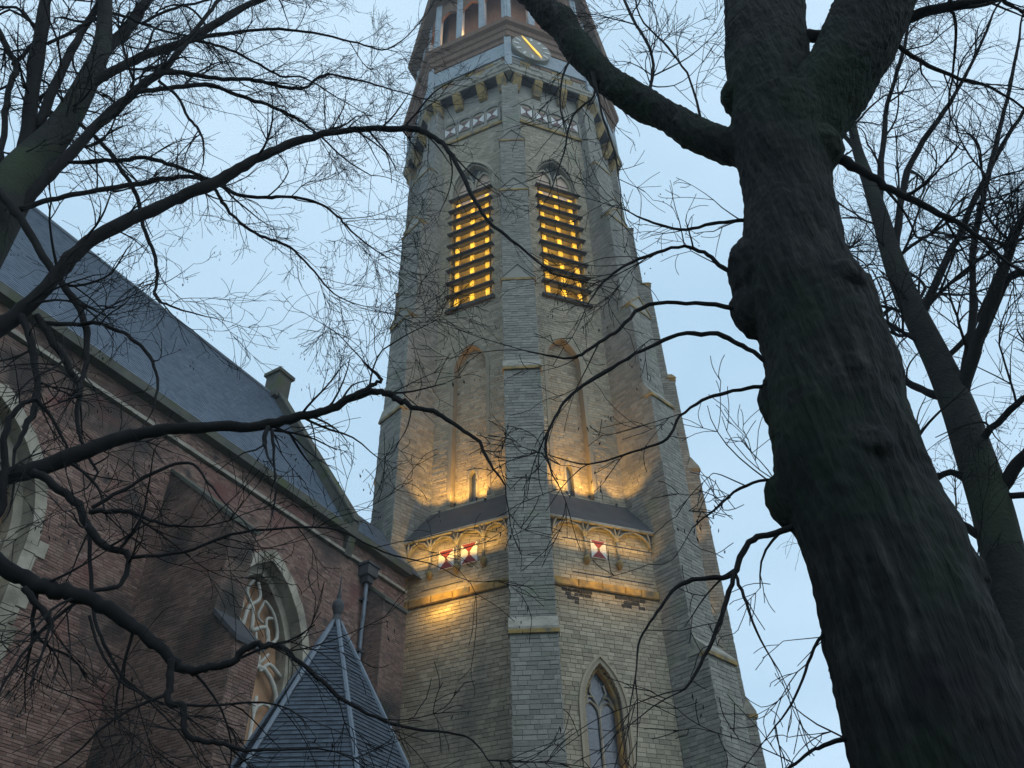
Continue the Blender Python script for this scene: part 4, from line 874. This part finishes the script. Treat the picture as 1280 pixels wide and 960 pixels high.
B_SPR = [
 (zz([(60, 500, 60), (80, 400, 60), (100, 230, 56), (128, 60, 52), (140, -60, 40)]), 8.0, 8.5, up_),
 (zz([(112, 380, 40), (180, 210, 38), (258, 70, 30), (310, -20, 22)]), 8.1, 8.6, up_),
 (zz([(300, 160, 50), (345, 118, 46), (400, 55, 44), (450, -20, 36), (500, -120, 26)]), 8.2, 8.6, up_),
 (zz([(230, 280, 34), (320, 220, 36), (420, 170, 36), (560, 118, 34), (690, 40, 28), (810, -20, 18)]), 8.1, 7.4, up_),
 (zz([(60, 620, 46), (130, 540, 44), (230, 430, 42), (330, 330, 38), (410, 265, 34), (500, 190, 26), (570, 100, 20), (640, 10, 14), (690, -60, 10)]), 7.8, 7.2, up_),
 (zz([(380, 285, 22), (440, 230, 22), (520, 215, 20), (640, 232, 18), (740, 236, 16), (830, 255, 14), (900, 262, 12), (960, 222, 10), (1050, 235, 9), (1160, 265, 6), (1280, 300, 4)]), 7.4, 6.6, md_),
 (zz([(390, 275, 20), (500, 262, 20), (610, 250, 18), (700, 280, 16), (790, 310, 14), (870, 345, 12), (940, 395, 9), (1020, 470, 6), (1100, 520, 4)]), 7.4, 6.6, md_),
 ([(-45, 450, 34), (-20, 425, 34), (14, 398, 30), (50, 367, 26), (88, 324, 24), (122, 295, 23), (190, 262, 22), (232, 244, 20), (270, 228, 19), (305, 208, 18), (338, 190, 17), (392, 171, 13), (443, 162, 11), (495, 161, 11), (523, 162, 11), (548, 176, 9), (570, 203, 8), (590, 245, 7), (612, 278, 6), (640, 300, 5), (690, 342, 3)], 7.2, 5.6, (2.6, .6, 3)),
 (zz([(170, 480, 18), (260, 480, 18), (350, 475, 18), (430, 468, 17), (510, 488, 17), (580, 515, 15), (640, 540, 13)]), 7.7, 6.7, lo_),
 (zz([(60, 620, 22), (150, 590, 20), (260, 568, 20), (400, 545, 20), (500, 528, 19), (570, 525, 18), (640, 545, 16), (720, 580, 15), (790, 585, 14), (860, 583, 12), (940, 600, 11), (1000, 640, 9), (1040, 685, 8), (1110, 740, 5), (1180, 780, 3)]), 7.7, 6.2, md_),
 (zz([(630, 550, 14), (660, 600, 14), (700, 650, 13), (770, 698, 12), (850, 728, 11), (890, 760, 9), (940, 815, 8), (990, 870, 6), (1070, 905, 4), (1140, 910, 2)]), 6.7, 6.2, md_),
 (zz([(235, 365, 16), (310, 435, 18), (365, 510, 18), (405, 580, 18), (425, 670, 17), (455, 750, 15), (465, 830, 13), (460, 880, 11), (520, 912, 8), (600, 935, 5), (650, 945, 3)]), 7.8, 6.6, lo_),
 (zz([(470, 240, 12), (530, 290, 12), (555, 345, 12), (590, 385, 11), (605, 440, 8), (600, 490, 5)]), 7.3, 6.8, md_),
 (zz([(560, 125, 14), (640, 100, 14), (800, 88, 12), (930, 97, 10), (1060, 127, 8), (1150, 145, 6), (1240, 70, 4), (1290, 0, 3)]), 7.4, 6.2, md_),
 (zz([(570, 118, 12), (660, 140, 12), (750, 180, 10), (830, 225, 9), (900, 230, 7), (1000, 290, 5)]), 7.4, 6.6, md_),
 (zz([(-10, 80, 26), (25, 150, 26), (50, 200, 24), (20, 290, 26), (10, 400, 26), (0, 520, 28)]), 8.4, 8.0, md_),
 (zz([(40, 190, 20), (110, 110, 14), (60, 30, 12), (-10, 20, 10)]), 8.3, 8.6, md_),
 (zz([(140, 130, 14), (240, 80, 14), (330, 40, 13), (420, 70, 12), (520, 100, 9), (600, 110, 6)]), 8.5, 7.9, md_),
 (zz([(420, 70, 12), (500, 30, 12), (600, 5, 10), (700, -30, 8)]), 8.2, 7.7, md_),
 # limbs crossing the nave
 ([(-40, 612, 34), (0, 597, 33), (50, 585, 31), (100, 566, 28), (150, 548, 26), (200, 538, 22), (260, 534, 20), (325, 532, 18), (370, 522, 17), (408, 513, 16), (440, 497, 14), (470, 489, 12), (492, 497, 11), (515, 507, 9), (545, 516, 8), (566, 530, 7), (598, 553, 6), (612, 580, 5), (632, 607, 3)], 6.4, 5.2, (2.4, .5, 2)),
 ([(440, 497, 10), (462, 484, 8), (476, 474, 7), (462, 460, 5), (453, 450, 3)], 5.5, 5.4, lo_),
 ([(335, 534, 8), (330, 548, 9), (332, 560, 5)], 5.7, 5.6, (1, .3, 1)),
 ([(340, 538, 7), (342, 575, 4), (345, 615, 3)], 5.7, 5.6, lo_),
 ([(-6, 235, 16), (14, 258, 15), (34, 285, 14), (60, 330, 13), (88, 370, 12), (103, 392, 12), (109, 425, 11), (106, 465, 9), (98, 480, 7)], 7.6, 6.6, lo_),
 ([(26, 395, 13), (38, 430, 13), (46, 470, 12), (44, 505, 12), (30, 540, 9), (18, 566, 6)], 7.0, 6.4, lo_),
 ([(46, 395, 13), (70, 430, 12), (92, 470, 11), (100, 485, 10), (98, 520, 8), (101, 550, 6)], 7.0, 6.4, lo_),
 ([(56, 404, 8), (100, 405, 8), (128, 405, 7), (160, 420, 7), (186, 444, 6), (197, 480, 5), (190, 515, 3)], 7.0, 6.2, lo_),
 ([(-30, 690, 32), (0, 705, 31), (40, 727, 28), (75, 739, 27), (106, 747, 26), (154, 771, 23), (190, 803, 20), (219, 827, 18), (243, 838, 15), (266, 832, 14), (290, 824, 13), (318, 807, 12), (340, 806, 10), (358, 813, 9), (388, 838, 8), (430, 875, 7), (480, 901, 6), (520, 912, 5), (560, 916, 4), (590, 925, 3), (610, 950, 2)], 5.6, 4.9, (2.8, .5, 2)),
 ([(214, 825, 13), (212, 852, 13), (211, 878, 13), (230, 884, 12), (230, 912, 11), (250, 926, 9), (280, 930, 8), (310, 938, 6), (350, 937, 4), (400, 936, 3)], 5.3, 5.0, lo_),
 ([(40, 590, 16), (75, 612, 15), (98, 632, 14), (112, 660, 14), (128, 680, 13), (160, 697, 10), (150, 730, 8), (120, 738, 7), (100, 745, 6)], 6.0, 5.5, lo_),
 ([(112, 640, 9), (140, 640, 9), (165, 640, 8), (195, 652, 6), (222, 657, 4)], 5.9, 5.6, lo_),
 ([(115, 635, 8), (150, 615, 7), (190, 592, 6), (236, 578, 5), (262, 605, 4), (275, 622, 3)], 5.9, 5.5, lo_),
 ([(112, 668, 8), (116, 760, 7), (130, 805, 6), (160, 855, 5), (205, 880, 3)], 5.9, 5.4, lo_),
 ([(30, 735, 13), (50, 760, 12), (64, 778, 10), (62, 785, 6)], 5.5, 5.4, (2, .3, 2)),
 ([(108, 745, 7), (60, 780, 6), (20, 830, 5), (-10, 880, 4)], 5.6, 5.3, lo_),
 ([(-10, 660, 14), (5, 620, 13), (4, 560, 12), (15, 520, 10), (40, 500, 8), (60, 515, 6), (85, 560, 4)], 6.2, 6.2, lo_),
 ([(160, 697, 7), (230, 690, 6), (290, 668, 5), (360, 660, 4), (420, 662, 3), (480, 690, 3), (540, 705, 2)], 5.7, 5.2, lo_),
 ([(112, 770, 6), (120, 800, 5), (150, 850, 4), (178, 870, 4), (220, 910, 3)], 5.4, 5.2, lo_),
]
branch_set(spread, tw, B_SPR, 'twig'); print('twigs', tw.count); tw.build(spread)

# ------------------------------------------------------------------ thin evening mist
hb = MB(); hb.boxes(Fr((0, 0), (0, -1)), [(-155, 155, -1, 97, -155, 155)]); HM = bpy.data.materials.new('mist'); HM.use_nodes = True; hn = HM.node_tree; hn.nodes.clear()
ho = hn.nodes.new('ShaderNodeOutputMaterial'); hv = hn.nodes.new('ShaderNodeVolumePrincipled'); hv.inputs['Color'].default_value = (.86, .93, 1, 1); hv.inputs['Density'].default_value = .001; hv.inputs['Anisotropy'].default_value = .2
hn.links.new(hv.outputs[0], ho.inputs['Volume']); hz_ = hb.build('haze', HM, kind='stuff'); tag(hz_, 'thin bluish evening mist around the church and trees', 'haze')
